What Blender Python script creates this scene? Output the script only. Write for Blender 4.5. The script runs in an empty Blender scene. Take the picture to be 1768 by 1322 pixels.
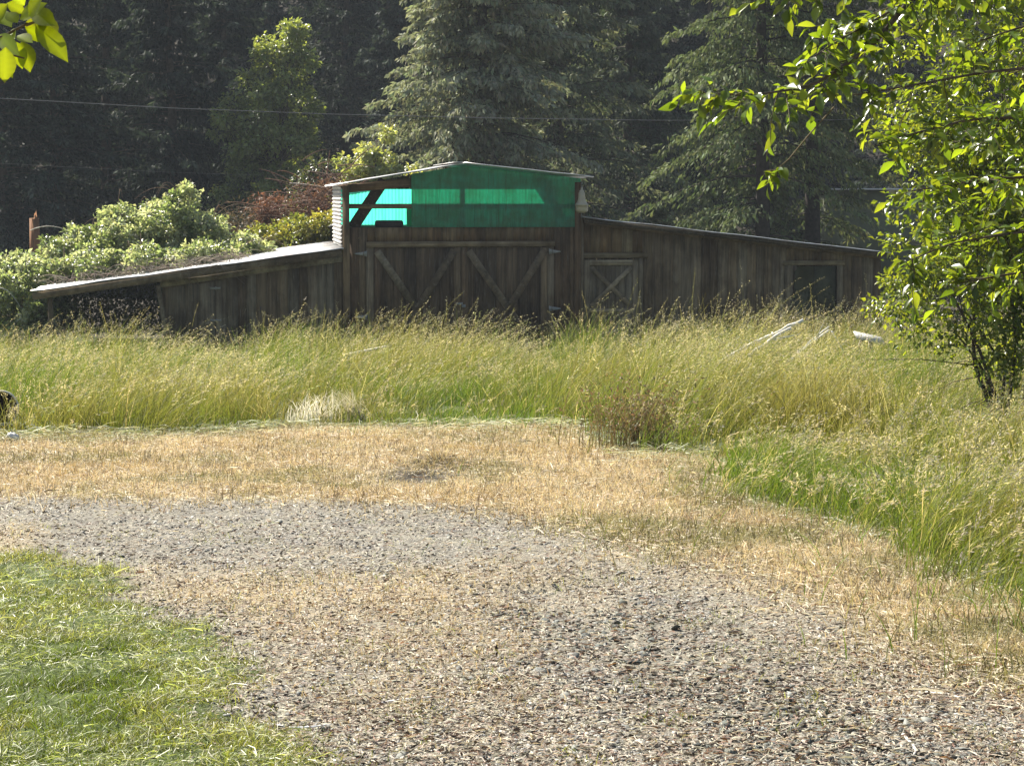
import bpy, math
import numpy as np

rad = math.radians
SC = bpy.context.scene
COL = SC.collection
RNG = np.random.default_rng(7)

# ------------------------------------------------------------------ camera model
FPX, HOR, EYE = 3400.0, 338.0, 1.7
PITCH = math.atan((661 - HOR) / FPX)
CAM = np.array([0, 0, EYE])


def at(px, py, Y):
    """Point of the world at distance Y seen at photo pixel (px, py)."""
    r = (px - 884) / FPX
    u = (661 - py) / FPX
    d = np.array([r, math.cos(PITCH) + u * math.sin(PITCH), -math.sin(PITCH) + u * math.cos(PITCH)])
    return CAM + d * (Y / d[1])


# ------------------------------------------------------------------ noise and ground
_LAT = np.random.default_rng(99).random((4, 256, 256))


def vn(x, y, s, k=0):
    x = np.asarray(x, float) / s + 57.3
    y = np.asarray(y, float) / s + 31.7
    xi = np.floor(x).astype(int)
    yi = np.floor(y).astype(int)
    fx = x - xi
    fy = y - yi
    fx = fx * fx * (3 - 2 * fx)
    fy = fy * fy * (3 - 2 * fy)
    L = _LAT[k]
    g = lambda a, b: L[a % 256, b % 256]
    return (g(xi, yi) * (1 - fx) + g(xi + 1, yi) * fx) * (1 - fy) + (g(xi, yi + 1) * (1 - fx) + g(xi + 1, yi + 1) * fx) * fy


def fbm(x, y, s, k=0):
    return vn(x, y, s, k) * .55 + vn(x, y, s * .45, (k + 1) % 4) * .3 + vn(x, y, s * .2, (k + 2) % 4) * .15


def zg(x, y):
    x = np.asarray(x, float)
    y = np.asarray(y, float)
    z = -0.0375 * np.clip(y, -6, 42)
    hill = np.clip(y - 84, 0, 150)
    z = z + hill * 0.42 * np.clip(hill / 25, 0, 1)
    near = np.clip((60 - y) / 20, 0, 1)
    z = z + near * ((fbm(x, y, 2.2) - .5) * .07 + (fbm(x, y, .6, 1) - .5) * .03)
    rut = np.exp(-((x - (.55 + (8.8 - y) * .28)) / .30) ** 2) * (y < 10.5) + .6 * np.exp(-((x - (-.95 + (8.8 - y) * .20)) / .25) ** 2) * (y < 10.5)
    z = z - .035 * rut
    # the scraped hollow with its raised lip
    d = ((x + .78) / .55) ** 2 + ((y - 16.0) / .8) ** 2
    z = z - .05 * np.exp(-d * 1.5)
    d2 = ((x + .68) / .40) ** 2 + ((y - 17.05) / .22) ** 2
    z = z + .10 * np.exp(-d2 * 1.5)
    return z


def inpoly(x, y, P):
    P = np.asarray(P, float)
    c = np.zeros(np.shape(x), bool)
    n = len(P)
    for i in range(n):
        x0, y0 = P[i]
        x1, y1 = P[(i + 1) % n]
        if y0 == y1:
            continue
        k = ((y0 > y) != (y1 > y)) & (x < (x1 - x0) * (y - y0) / (y1 - y0) + x0)
        c ^= k
    return c


P_LAWN = [(-9, 12.5), (-3.3, 12.1), (-2.6, 11.4), (-1.95, 10.6), (-1.58, 9.4), (-1.10, 7.95), (-.78, 6.6), (-.55, 5), (-.4, 1), (-9, 1)]
P_TALL = [(-30, 19.4), (-5.1, 19.7), (-4.5, 20.0), (-3.7, 20.0), (-2.43, 21.3), (.73, 21.2), (.86, 18.7), (1.61, 18.3),
          (1.92, 17.2), (1.75, 14.6), (2.12, 13.8), (2.26, 12.3), (2.36, 10.9), (2.6, 9.5), (3.2, 8), (5, 6), (30, 6),
          (30, 70), (-30, 70)]
P_GRAV = [(-9, 14.9), (-2, 14.5), (-.3, 13.9), (.45, 12.8), (1.3, 11.6), (1.6, 10.5), (2.0, 8.8), (2.6, 7), (3.2, 5), (3.2, 1), (-9, 1)]


def warp(x, y, a=.35, s=.9):
    return x + (fbm(x, y, s, 2) - .5) * 2 * a, y + (fbm(x + 9, y + 5, s, 3) - .5) * 2 * a * 1.6


def regions(x, y):
    wx, wy = warp(x, y)
    lawn = inpoly(wx, wy, P_LAWN)
    tall = inpoly(x + (wx - x) * .5, y + (wy - y) * .6, P_TALL)
    grav = inpoly(wx, wy, P_GRAV) & ~lawn
    straw = ~lawn & ~tall & ~grav
    return lawn, tall, grav, straw


def fray(x, y, rng, a=.16, b=.42):
    """The same regions tested at randomly shifted points, so that borders mingle."""
    n = len(x)
    return regions(x + rng.normal(size=n) * a, y + rng.normal(size=n) * b)


def strawy(x, y):
    """0 bare stones .. 1 covered in straw, inside the gravel drive."""
    n = fbm(x * .8, y * .45, .9, 1)
    s = np.clip((n - .50) * 4.5, 0, 1)
    band = np.exp(-((y - (13.4 - .35 * (x + 1.5))) / .8) ** 2) * (x < .9)      # upper wheel track
    t2 = np.exp(-((x - (.55 + (8.8 - y) * .28)) / .28) ** 2) * (y < 10.5)      # lower wheel track
    s = s * (1 - .8 * band) * (1 - .8 * t2)
    s = s * np.clip((y - 6.4) / 3.4, .06, 1) * .62
    swp = np.exp(-((x - np.interp(y, [6, 8, 10, 12, 13.5], [1.1, 1.0, .75, .2, -.8])) / .55) ** 2)   # the drive sweeps round to the left
    s = s * (1 - .75 * swp)
    return s


# ------------------------------------------------------------------ mesh builder
def unit(a):
    a = np.asarray(a, float)
    return a / np.maximum(np.linalg.norm(a, axis=-1, keepdims=True), 1e-9)


class MB:
    def __init__(s):
        s.V = []; s.F = []; s.C = []; s.n = 0

    def add(s, v, faces, col=(1, 1, 1)):
        v = np.asarray(v, float).reshape(-1, 3)
        for f in faces if isinstance(faces, list) else [faces]:
            s.F.append(np.asarray(f, np.int64) + s.n)
        c = np.asarray(col, float)
        s.C.append(np.broadcast_to(c, v.shape) if c.ndim == 1 else c)
        s.V.append(v)
        s.n += len(v)

    def quads(s, Q, col):
        Q = np.asarray(Q, float)
        N = len(Q)
        c = np.asarray(col, float)
        if c.ndim == 2:
            c = np.repeat(c, 4, 0)
        s.add(Q.reshape(-1, 3), np.arange(N * 4).reshape(N, 4), c)

    def hexa(s, p, col=(1, 1, 1)):
        """8 corners: bottom ring 0-3, top ring 4-7."""
        s.add(p, np.array([[3, 2, 1, 0], [4, 5, 6, 7], [0, 1, 5, 4], [1, 2, 6, 5], [2, 3, 7, 6], [3, 0, 4, 7]]), col)

    def box(s, x0, x1, y0, y1, z0, z1, col=(1, 1, 1)):
        s.hexa([(x0, y0, z0), (x1, y0, z0), (x1, y1, z0), (x0, y1, z0), (x0, y0, z1), (x1, y0, z1), (x1, y1, z1), (x0, y1, z1)], col)

    def beam(s, p0, p1, w, h, up=(0, 0, 1), col=(1, 1, 1)):
        p0 = np.asarray(p0, float); p1 = np.asarray(p1, float)
        d = unit(p1 - p0)
        a = unit(np.cross(d, up)); b = np.cross(a, d)
        a = a * w / 2; b = b * h / 2
        s.hexa([p0 - a - b, p0 + a - b, p0 + a + b, p0 - a + b, p1 - a - b, p1 + a - b, p1 + a + b, p1 - a + b], col)

    def tube(s, pts, r, n=6, col=(1, 1, 1), cap=True):
        P = np.asarray(pts, float)
        m = len(P)
        r = np.broadcast_to(np.asarray(r, float), (m,))
        T = unit(np.gradient(P, axis=0))
        ref = np.array([0, 0, 1.0]) if abs(T[:, 2]).mean() < .8 else np.array([1.0, 0, 0])
        A = unit(np.cross(T, ref)); B = np.cross(T, A)
        th = np.arange(n) / n * 2 * math.pi
        V = P[:, None] + r[:, None, None] * (A[:, None] * np.cos(th)[None, :, None] + B[:, None] * np.sin(th)[None, :, None])
        i = np.arange(m - 1)[:, None] * n; j = np.arange(n)[None]
        j2 = (j + 1) % n
        F = [np.stack([i + j, i + j2, i + n + j2, i + n + j], -1).reshape(-1, 4)]
        if cap:
            F += [np.arange(n)[None, ::-1], (np.arange(n) + (m - 1) * n)[None]]
        s.add(V, F, col)

    def lathe(s, prof, n=20, M=None, col=(1, 1, 1)):
        pr = np.asarray(prof, float)
        th = np.arange(n) / n * 2 * math.pi
        V = np.stack([pr[:, 0:1] * np.cos(th), pr[:, 0:1] * np.sin(th), np.repeat(pr[:, 1:2], n, 1)], -1)
        m = len(pr)
        i = np.arange(m - 1)[:, None] * n; j = np.arange(n)[None]; j2 = (j + 1) % n
        F = np.stack([i + j, i + j2, i + n + j2, i + n + j], -1).reshape(-1, 4)
        V = V.reshape(-1, 3)
        if M is not None:
            V = V @ np.asarray(M)[:3, :3].T + np.asarray(M)[:3, 3]
        s.add(V, F, col)

    def build(s, name, mat, parent=None, smooth=False, loc=None):
        me = bpy.data.meshes.new(name)
        V = np.concatenate(s.V).astype(np.float32)
        C = np.concatenate(s.C).astype(np.float32)
        li = np.concatenate([f.ravel() for f in s.F]).astype(np.int32)
        lt = np.concatenate([np.full(len(f), f.shape[1], np.int32) for f in s.F])
        ls = np.concatenate([[0], np.cumsum(lt)[:-1]]).astype(np.int32)
        me.vertices.add(len(V)); me.loops.add(len(li)); me.polygons.add(len(lt))
        me.vertices.foreach_set('co', V.ravel())
        me.loops.foreach_set('vertex_index', li)
        me.polygons.foreach_set('loop_start', ls)
        me.polygons.foreach_set('loop_total', lt)
        at_ = me.color_attributes.new('Col', 'FLOAT_COLOR', 'POINT')
        at_.data.foreach_set('color', np.concatenate([C, np.ones((len(C), 1), np.float32)], 1).ravel())
        me.update(calc_edges=True)
        if smooth:
            me.polygons.foreach_set('use_smooth', np.ones(len(lt), bool))
        me.materials.append(mat)
        o = bpy.data.objects.new(name, me)
        COL.objects.link(o)
        if parent is not None:
            o.parent = parent
        if loc is not None:
            o.location = [float(a) for a in loc]
        return o


def thing(name, label, cat, loc=(0, 0, 0), rz=0, group=None):
    o = bpy.data.objects.new(name, None)
    COL.objects.link(o)
    o.empty_display_size = .2
    o.location = [float(a) for a in loc]
    o.rotation_euler = (0, 0, rz)
    return tag(o, label, cat, group)


def tag(o, label=None, cat=None, group=None, kind=None):
    if label: o['label'] = label
    if cat: o['category'] = cat
    if group: o['group'] = group
    if kind: o['kind'] = kind
    return o


def copy_tree(o, parent=None):
    c = o.copy()
    COL.objects.link(c)
    c.parent = parent
    for ch in [x for x in bpy.data.objects if x.parent == o]:
        copy_tree(ch, c)
    return c


# ------------------------------------------------------------------ materials
class NT:
    def __init__(s, name):
        s.m = bpy.data.materials.new(name)
        s.m.use_nodes = True
        s.t = s.m.node_tree
        s.t.nodes.clear()
        s.out = s.t.nodes.new('ShaderNodeOutputMaterial')

    def n(s, typ, ins=None, **kw):
        nd = s.t.nodes.new('ShaderNode' + typ)
        for k, v in kw.items():
            setattr(nd, k, v)
        for k, v in (ins or {}).items():
            if isinstance(v, bpy.types.NodeSocket):
                s.t.links.new(v, nd.inputs[k])
            else:
                if isinstance(v, tuple) and len(v) == 3 and nd.inputs[k].type == 'RGBA':
                    v = v + (1,)
                nd.inputs[k].default_value = v
        return nd

    def mix(s, a, b, f, bt='MIX'):
        nd = s.t.nodes.new('ShaderNodeMix')
        nd.data_type = 'RGBA'
        nd.blend_type = bt
        for k, v in ((0, f), (6, a), (7, b)):
            if isinstance(v, bpy.types.NodeSocket):
                s.t.links.new(v, nd.inputs[k])
            else:
                if isinstance(v, tuple) and len(v) == 3:
                    v = v + (1,)
                nd.inputs[k].default_value = v
        return nd.outputs[2]

    def math(s, op, a, b=0.0, clamp=False):
        return s.n('Math', {0: a, 1: b}, operation=op, use_clamp=clamp).outputs[0]

    def ramp(s, f, lo, hi):
        return s.n('MapRange', {0: f, 1: lo, 2: hi, 3: 0.0, 4: 1.0}).outputs[0]

    def noise(s, vec, scale, detail=4.0, rough=.6):
        return s.n('TexNoise', {'Vector': vec, 'Scale': scale, 'Detail': detail, 'Roughness': rough}).outputs[0]

    def end(s, sh):
        s.t.links.new(sh, s.out.inputs[0])
        return s.m

    def col(s):
        return s.n('Attribute', attribute_name='Col').outputs[0]

    def obj(s):
        return s.n('TexCoord').outputs['Object']

    def mapv(s, v, sc):
        return s.n('Mapping', {'Vector': v, 'Scale': sc}).outputs[0]


def leaf_mat(name, trans=.45, tint=(1.5, 1.5, .55), rough=.45, spec=.4, var=.25):
    q = NT(name)
    c = q.col()
    nz = q.noise(q.n('NewGeometry').outputs['Position'], 1.7, 2)
    c = q.mix(c, q.mix(c, (1 - var, 1 - var, 1 - var), 1.0, 'MULTIPLY'), nz)
    d = q.n('BsdfPrincipled', {'Base Color': c, 'Roughness': rough, 'Specular IOR Level': spec}).outputs[0]
    t = q.n('BsdfTranslucent', {'Color': q.mix(c, tint, 1.0, 'MULTIPLY')}).outputs[0]
    return q.end(q.n('MixShader', {0: trans, 1: d, 2: t}).outputs[0])


def wood_mat(name, sc, dark=.34, stain=(.07, .047, .028)):
    q = NT(name)
    o = q.obj()
    c = q.col()
    c = q.mix(c, (1.02, .97, .81), 1.0, 'MULTIPLY')
    g = q.noise(q.mapv(o, sc), 1.0, 6, .7)
    big = q.noise(o, 1.1, 4, .6)
    fine = q.noise(q.mapv(o, tuple(x * 3 for x in sc)), 1.0, 3, .6)
    c = q.mix(q.mix(c, (dark, dark, dark), 1.0, 'MULTIPLY'), q.mix(c, (1.75, 1.7, 1.6), 1.0, 'MULTIPLY'), q.ramp(g, .24, .78))
    c = q.mix(c, q.mix(c, (.38, .34, .30), 1.0, 'MULTIPLY'), q.math('MULTIPLY', q.ramp(q.noise(q.mapv(o, (1.6, 1.6, .8)), 1.0, 5, .65), .46, .64), .85))
    c = q.mix(c, stain, q.math('MULTIPLY', q.ramp(big, .5, .68), .6))
    c = q.mix(c, (.30, .29, .25), q.math('MULTIPLY', q.ramp(fine, .58, .80), .4))
    b = q.n('Bump', {'Strength': .5, 'Distance': .01, 'Height': g}).outputs[0]
    return q.end(q.n('BsdfPrincipled', {'Base Color': c, 'Roughness': .85, 'Specular IOR Level': .2, 'Normal': b}).outputs[0])


def plain(name, col, rough=.6, metal=0.0, var=.35, scale=8.0, rust=None, rustamt=.5, bump=.2):
    q = NT(name)
    o = q.obj()
    nz = q.noise(o, scale, 5, .65)
    c = q.mix(tuple(x * (1 - var) for x in col), tuple(min(1, x * (1 + var)) for x in col), q.ramp(nz, .3, .7))
    if rust:
        c = q.mix(c, rust, q.math('MULTIPLY', q.ramp(q.noise(o, scale * .35, 6, .7), .48, .62), rustamt))
    b = q.n('Bump', {'Strength': bump, 'Distance': .01, 'Height': nz}).outputs[0]
    return q.end(q.n('BsdfPrincipled', {'Base Color': c, 'Roughness': rough, 'Metallic': metal, 'Normal': b}).outputs[0])


def attr_mat(name, rough=.8, spec=.3, scale=30.0, var=.4):
    q = NT(name)
    c = q.col()
    nz = q.noise(q.obj(), scale, 4, .6)
    c = q.mix(q.mix(c, (1 - var, 1 - var, 1 - var), 1.0, 'MULTIPLY'), q.mix(c, (1 + var * .6, 1 + var * .6, 1 + var * .6), 1.0, 'MULTIPLY'), q.ramp(nz, .3, .7))
    b = q.n('Bump', {'Strength': .4, 'Distance': .005, 'Height': nz}).outputs[0]
    return q.end(q.n('BsdfPrincipled', {'Base Color': c, 'Roughness': rough, 'Specular IOR Level': spec, 'Normal': b}).outputs[0])


def green_panel(name, through, dirt=.55, fade=0.0, solid=.14):
    q = NT(name)
    o = q.obj()
    st = q.noise(q.mapv(o, (9, 9, .6)), 1.0, 5, .7)
    al = q.noise(o, 2.6, 5, .65)
    c = q.mix((.05, .52, .36), (.085, .78, .56), q.ramp(st, .35, .62))
    c = q.mix(c, (.09, .27, .16), q.math('MULTIPLY', q.ramp(al, .40, .66), dirt))
    c = q.mix(c, (.05, .12, .07), q.math('MULTIPLY', q.ramp(q.noise(q.mapv(o, (16, 16, 1.2)), 1.0, 4, .7), .56, .72), dirt))
    c = q.mix(c, (.19, .36, .19), fade)
    d = q.n('BsdfPrincipled', {'Base Color': q.mix(c, (.8, .8, .8), 1.0, 'MULTIPLY'), 'Roughness': .5}).outputs[0]
    t = q.n('BsdfTranslucent', {'Color': c}).outputs[0]
    s1 = q.n('MixShader', {0: 1 - solid, 1: d, 2: t}).outputs[0]
    tr = q.n('BsdfTransparent', {'Color': q.mix(c, (1.0, 1.0, 1.0), 1.0, 'MULTIPLY')}).outputs[0]
    return q.end(q.n('MixShader', {0: through, 1: s1, 2: tr}).outputs[0])


def ground_mat():
    q = NT('ground_soil')
    o = q.obj()
    m = q.n('SeparateColor', {0: q.col()})
    gr, lw, st = m.outputs[0], m.outputs[1], m.outputs[2]
    n1 = q.noise(o, 26, 6, .7)
    n2 = q.noise(o, 5, 5, .65)
    n3 = q.noise(o, 90, 3, .6)
    vor = q.n('TexVoronoi', {'Vector': o, 'Scale': 34.0})
    peb = q.mix((.10, .095, .09), (.36, .34, .31), q.ramp(q.n('SeparateColor', {0: vor.outputs['Color']}).outputs[0], 0, 1))
    peb = q.mix(peb, (.05, .042, .035), q.ramp(vor.outputs['Distance'], .35, .75))
    soil = q.mix((.115, .108, .085), (.335, .32, .262), q.ramp(n1, .3, .7))
    grav = q.mix(peb, soil, q.ramp(n2, .30, .60))
    straw = q.mix((.24, .175, .095), (.58, .47, .28), q.ramp(n1, .3, .68))
    straw = q.mix(straw, (.46, .36, .20), q.math('MULTIPLY', q.ramp(n2, .5, .7), .6))
    lawn = q.mix((.035, .05, .014), (.10, .14, .035), q.ramp(n1, .3, .7))
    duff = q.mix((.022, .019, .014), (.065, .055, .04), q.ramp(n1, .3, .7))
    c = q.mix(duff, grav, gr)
    c = q.mix(c, lawn, lw)
    c = q.mix(c, straw, st)
    h = q.math('ADD', q.math('MULTIPLY', vor.outputs['Distance'], -.6), q.math('ADD', n1, q.math('MULTIPLY', n3, .4)))
    b = q.n('Bump', {'Strength': .7, 'Distance': .03, 'Height': h}).outputs[0]
    return q.end(q.n('BsdfPrincipled', {'Base Color': c, 'Roughness': .95, 'Specular IOR Level': .15, 'Normal': b}).outputs[0])


M = {}
M['ground'] = ground_mat()
M['stone'] = attr_mat('gravel_stone', .75, .35, 40, .3)
M['tall'] = leaf_mat('meadow_grass', .45, (1.42, 1.38, .72), .55, .2)
M['straw'] = leaf_mat('dry_straw', .3, (1.15, 1.05, .8), .6, .25)
M['lawn'] = leaf_mat('lawn_blades', .4, (1.35, 1.4, .55), .42, .5)
M['needle'] = leaf_mat('conifer_needles', .25, (1.25, 1.3, .8), .7, .08)
M['leaf'] = leaf_mat('broad_leaf', .42, (1.5, 1.45, .45), .38, .5)
M['fleaf'] = leaf_mat('fresh_leaf', .52, (2.5, 2.1, .4), .30, .55)
M['twig'] = attr_mat('brown_twig', .9, .2, 20, .4)
M['bark'] = attr_mat('tree_bark', .95, .15, 9, .5)
M['wood_v'] = wood_mat('weathered_boards', (22, 22, 1.0))
M['wood_h'] = wood_mat('weathered_rails', (1.0, 22, 22))
M['wood_b'] = wood_mat('weathered_braces', (7, 7, 7))
M['galv'] = plain('galvanised_sheet', (.62, .63, .63), .42, .35, .18, 6, (.30, .19, .12), .55, .1)
M['dull_galv'] = plain('dull_sheet', (.36, .36, .35), .6, .2, .25, 6, (.22, .15, .10), .5, .1)
M['bramble'] = leaf_mat('bramble_leaf', .5, (1.5, 1.55, .8), .33, .6)
M['hinge'] = plain('pale_hinge_metal', (.24, .24, .215), .6, .2, .2, 20)
M['iron'] = plain('dark_iron', (.06, .05, .045), .6, .4, .3, 20)
M['rubber'] = plain('old_rubber', (.018, .017, .017), .75, 0, .3, 20)
M['rust'] = plain('rusty_steel', (.22, .085, .035), .8, .2, .45, 25, (.40, .22, .10), .5, .5)
M['rustdark'] = plain('rusted_inside', (.045, .022, .015), .9, .1, .4, 25)
M['cream'] = plain('yellowed_plastic', (.33, .295, .215), .45, 0, .12, 10)
M['pane'] = plain('dusty_board', (.04, .042, .02), .85, 0, .35, 4)
M['panel_front'] = green_panel('green_fibreglass_front', .25, .85, .45, .42)
M['panel_rear'] = green_panel('green_fibreglass_rear', .05, .25, 0.0, .06)
M['bleach'] = plain('bleached_wood', (.62, .60, .55), .8, 0, .25, 14)
M['white'] = plain('white_sheet', (.55, .55, .54), .4, 0, .12, 6)
M['shed'] = plain('shed_siding', (.10, .11, .06), .85, 0, .25, 2)
M['wire'] = plain('wire_metal', (.16, .165, .17), .5, .3, .1, 4)
M['snag'] = wood_mat('snag_wood', (14, 14, 1.2), .4, (.22, .105, .05))

# ------------------------------------------------------------------ camera, light, world
cam = bpy.data.cameras.new('camera')
cam.sensor_width = 36
cam.lens = FPX / 1768 * 36
cam.clip_start = .05
cam.clip_end = 2000
co = bpy.data.objects.new('camera', cam)
COL.objects.link(co)
co.location = CAM
co.rotation_euler = (math.pi / 2 - PITCH, 0, 0)
SC.camera = co

SUN_EL, SUN_AZ = rad(43), rad(-46)          # azimuth from +Y, negative = to the left
sdir = np.array([math.sin(SUN_AZ) * math.cos(SUN_EL), math.cos(SUN_AZ) * math.cos(SUN_EL), math.sin(SUN_EL)])
sl = bpy.data.lights.new('sun', 'SUN')
sl.energy = 5.0
sl.angle = rad(.55)
sl.color = (1.0, .93, .82)
so = bpy.data.objects.new('sun', sl)
COL.objects.link(so)
from mathutils import Vector
so.rotation_euler = Vector(-sdir).to_track_quat('-Z', 'Y').to_euler()

W = bpy.data.worlds.new('World')
SC.world = W
W.use_nodes = True
wt = W.node_tree
sky = wt.nodes.new('ShaderNodeTexSky')
sky.sky_type = 'NISHITA'
sky.sun_disc = False
sky.sun_elevation = SUN_EL
sky.sun_rotation = SUN_AZ
sky.air_density = 1.0
sky.dust_density = 1.5
bg = wt.nodes['Background']
bg.inputs[1].default_value = .05
wt.links.new(sky.outputs[0], bg.inputs[0])

SC.view_settings.view_transform = 'Standard'
SC.view_settings.look = 'None'
SC.view_settings.gamma = 1
SC.view_settings.exposure = 1.6
SC.render.engine = 'CYCLES'
cy = SC.cycles
cy.max_bounces = 8
cy.diffuse_bounces = 3
cy.glossy_bounces = 2
cy.transmission_bounces = 4
cy.transparent_max_bounces = 8
cy.volume_bounces = 0
cy.use_denoising = True
cy.caustics_reflective = False
cy.caustics_refractive = False
cy.sample_clamp_indirect = 6


# ------------------------------------------------------------------ ground sheet
def build_ground():
    xs = np.concatenate([[-420, -300, -200, -130, -80, -50, -30, -20, -14], np.arange(-10, 10.01, .1), [14, 20, 30, 50, 80, 130, 200, 300, 420]])
    ys = np.concatenate([[-60, -30, -12, -5, 0, 2], np.arange(4, 24, .08), np.arange(24, 46, .35), np.arange(46, 120, 2.0), np.arange(120, 260, 10), [300, 400, 600]])
    X, Y = np.meshgrid(xs, ys)
    Z = zg(X, Y)
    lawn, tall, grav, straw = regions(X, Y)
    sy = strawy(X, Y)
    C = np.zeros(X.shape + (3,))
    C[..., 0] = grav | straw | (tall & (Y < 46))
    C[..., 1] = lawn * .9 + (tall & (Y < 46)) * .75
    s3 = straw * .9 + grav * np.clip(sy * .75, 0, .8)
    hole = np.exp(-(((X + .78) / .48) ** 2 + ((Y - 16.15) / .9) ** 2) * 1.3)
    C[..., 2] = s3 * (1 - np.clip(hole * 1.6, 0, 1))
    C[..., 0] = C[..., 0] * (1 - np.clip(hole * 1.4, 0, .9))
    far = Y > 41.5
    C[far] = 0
    nx, ny = len(xs), len(ys)
    i = np.arange(ny - 1)[:, None] * nx; j = np.arange(nx - 1)[None]
    F = np.stack([i + j, i + j + 1, i + nx + j + 1, i + nx + j], -1).reshape(-1, 4)
    mb = MB()
    mb.add(np.stack([X, Y, Z], -1).reshape(-1, 3), F, C.reshape(-1, 3))
    tag(mb.build('ground', M['ground'], smooth=True), kind='structure')


build_ground()


# ------------------------------------------------------------------ grass makers
def jit(c, n, rng, v=.2, h=.08):
    c = np.asarray(c, float)
    k = 1 + (rng.random((n, 1)) - .5) * 2 * v
    return np.clip(c * k * (1 + (rng.random((n, 3)) - .5) * 2 * h), 0, 1)


def blades(mb, base, H, lean, width, K, c0, c1, rng, curl=1.6):
    """Thin curved strips. base N,3; H N; lean N,2 (metres of tip offset per metre of height)."""
    N = len(base)
    az = rng.random(N) * math.pi
    side = np.stack([np.cos(az), np.sin(az) * .5, np.zeros(N)], -1)
    V = np.zeros((N, K + 1, 2, 3)); C = np.zeros((N, K + 1, 2, 3))
    for i in range(K + 1):
        t = i / K
        ln = np.linalg.norm(lean, axis=1)
        c = base.copy()
        c[:, :2] += lean * (H * t ** curl)[:, None]
        c[:, 2] += H * t * (1 - .28 * np.minimum(ln, 1.6) * t)
        w = (width * (1 - t) ** .6 * .5 + .0006)[:, None]
        V[:, i, 0] = c - side * w; V[:, i, 1] = c + side * w
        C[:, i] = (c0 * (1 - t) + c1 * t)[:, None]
    i = np.arange(N)[:, None] * (2 * (K + 1)); k = np.arange(K)[None] * 2
    F = np.stack([i + k, i + k + 1, i + k + 3, i + k + 2], -1).reshape(-1, 4)
    mb.add(V.reshape(-1, 3), F, C.reshape(-1, 3))


def flakes(mb, pos, d, L, wd, col, rng):
    """Small diamond flakes along direction d."""
    N = len(pos)
    r = unit(rng.normal(size=(N, 3)))
    s = unit(np.cross(d, r)) * (wd / 2)[:, None]
    e = d * L[:, None]
    mb.quads(np.stack([pos, pos + e * .45 + s, pos + e, pos + e * .45 - s], 1), col)


def scatter(n, y0, y1, xm, power=1.0, rng=RNG, pad=1.0):
    """Ground points with density falling off with distance."""
    u = rng.random(n)
    if power == 1.0:
        y = np.exp(np.log(y0) + u * np.log(y1 / y0))
    else:
        p = 1 - power
        y = (y0 ** p + u * (y1 ** p - y0 ** p)) ** (1 / p)
    x = (rng.random(n) * 2 - 1) * (y * xm + pad)
    return x, y


BARN_O = np.array([-1.01, 41.0, -1.54])
BARN_A = rad(8)
BT = np.array([math.cos(BARN_A), math.sin(BARN_A)])
BB = np.array([-math.sin(BARN_A), math.cos(BARN_A)])


def barn_uv(x, y):
    dx, dy = x - BARN_O[0], y - BARN_O[1]
    return dx * BT[0] + dy * BT[1], dx * BB[0] + dy * BB[1]


def edge_dist(x, y):
    """0 at the ragged front edge of the meadow .. 1 about a metre inside it."""
    k = np.zeros(len(x))
    for dx, dy in ((0, -.25), (-.2, -.6), (-.4, -1.0), (-.5, -1.5)):
        k += regions(x + dx, y + dy)[1]
    return k / 4


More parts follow.
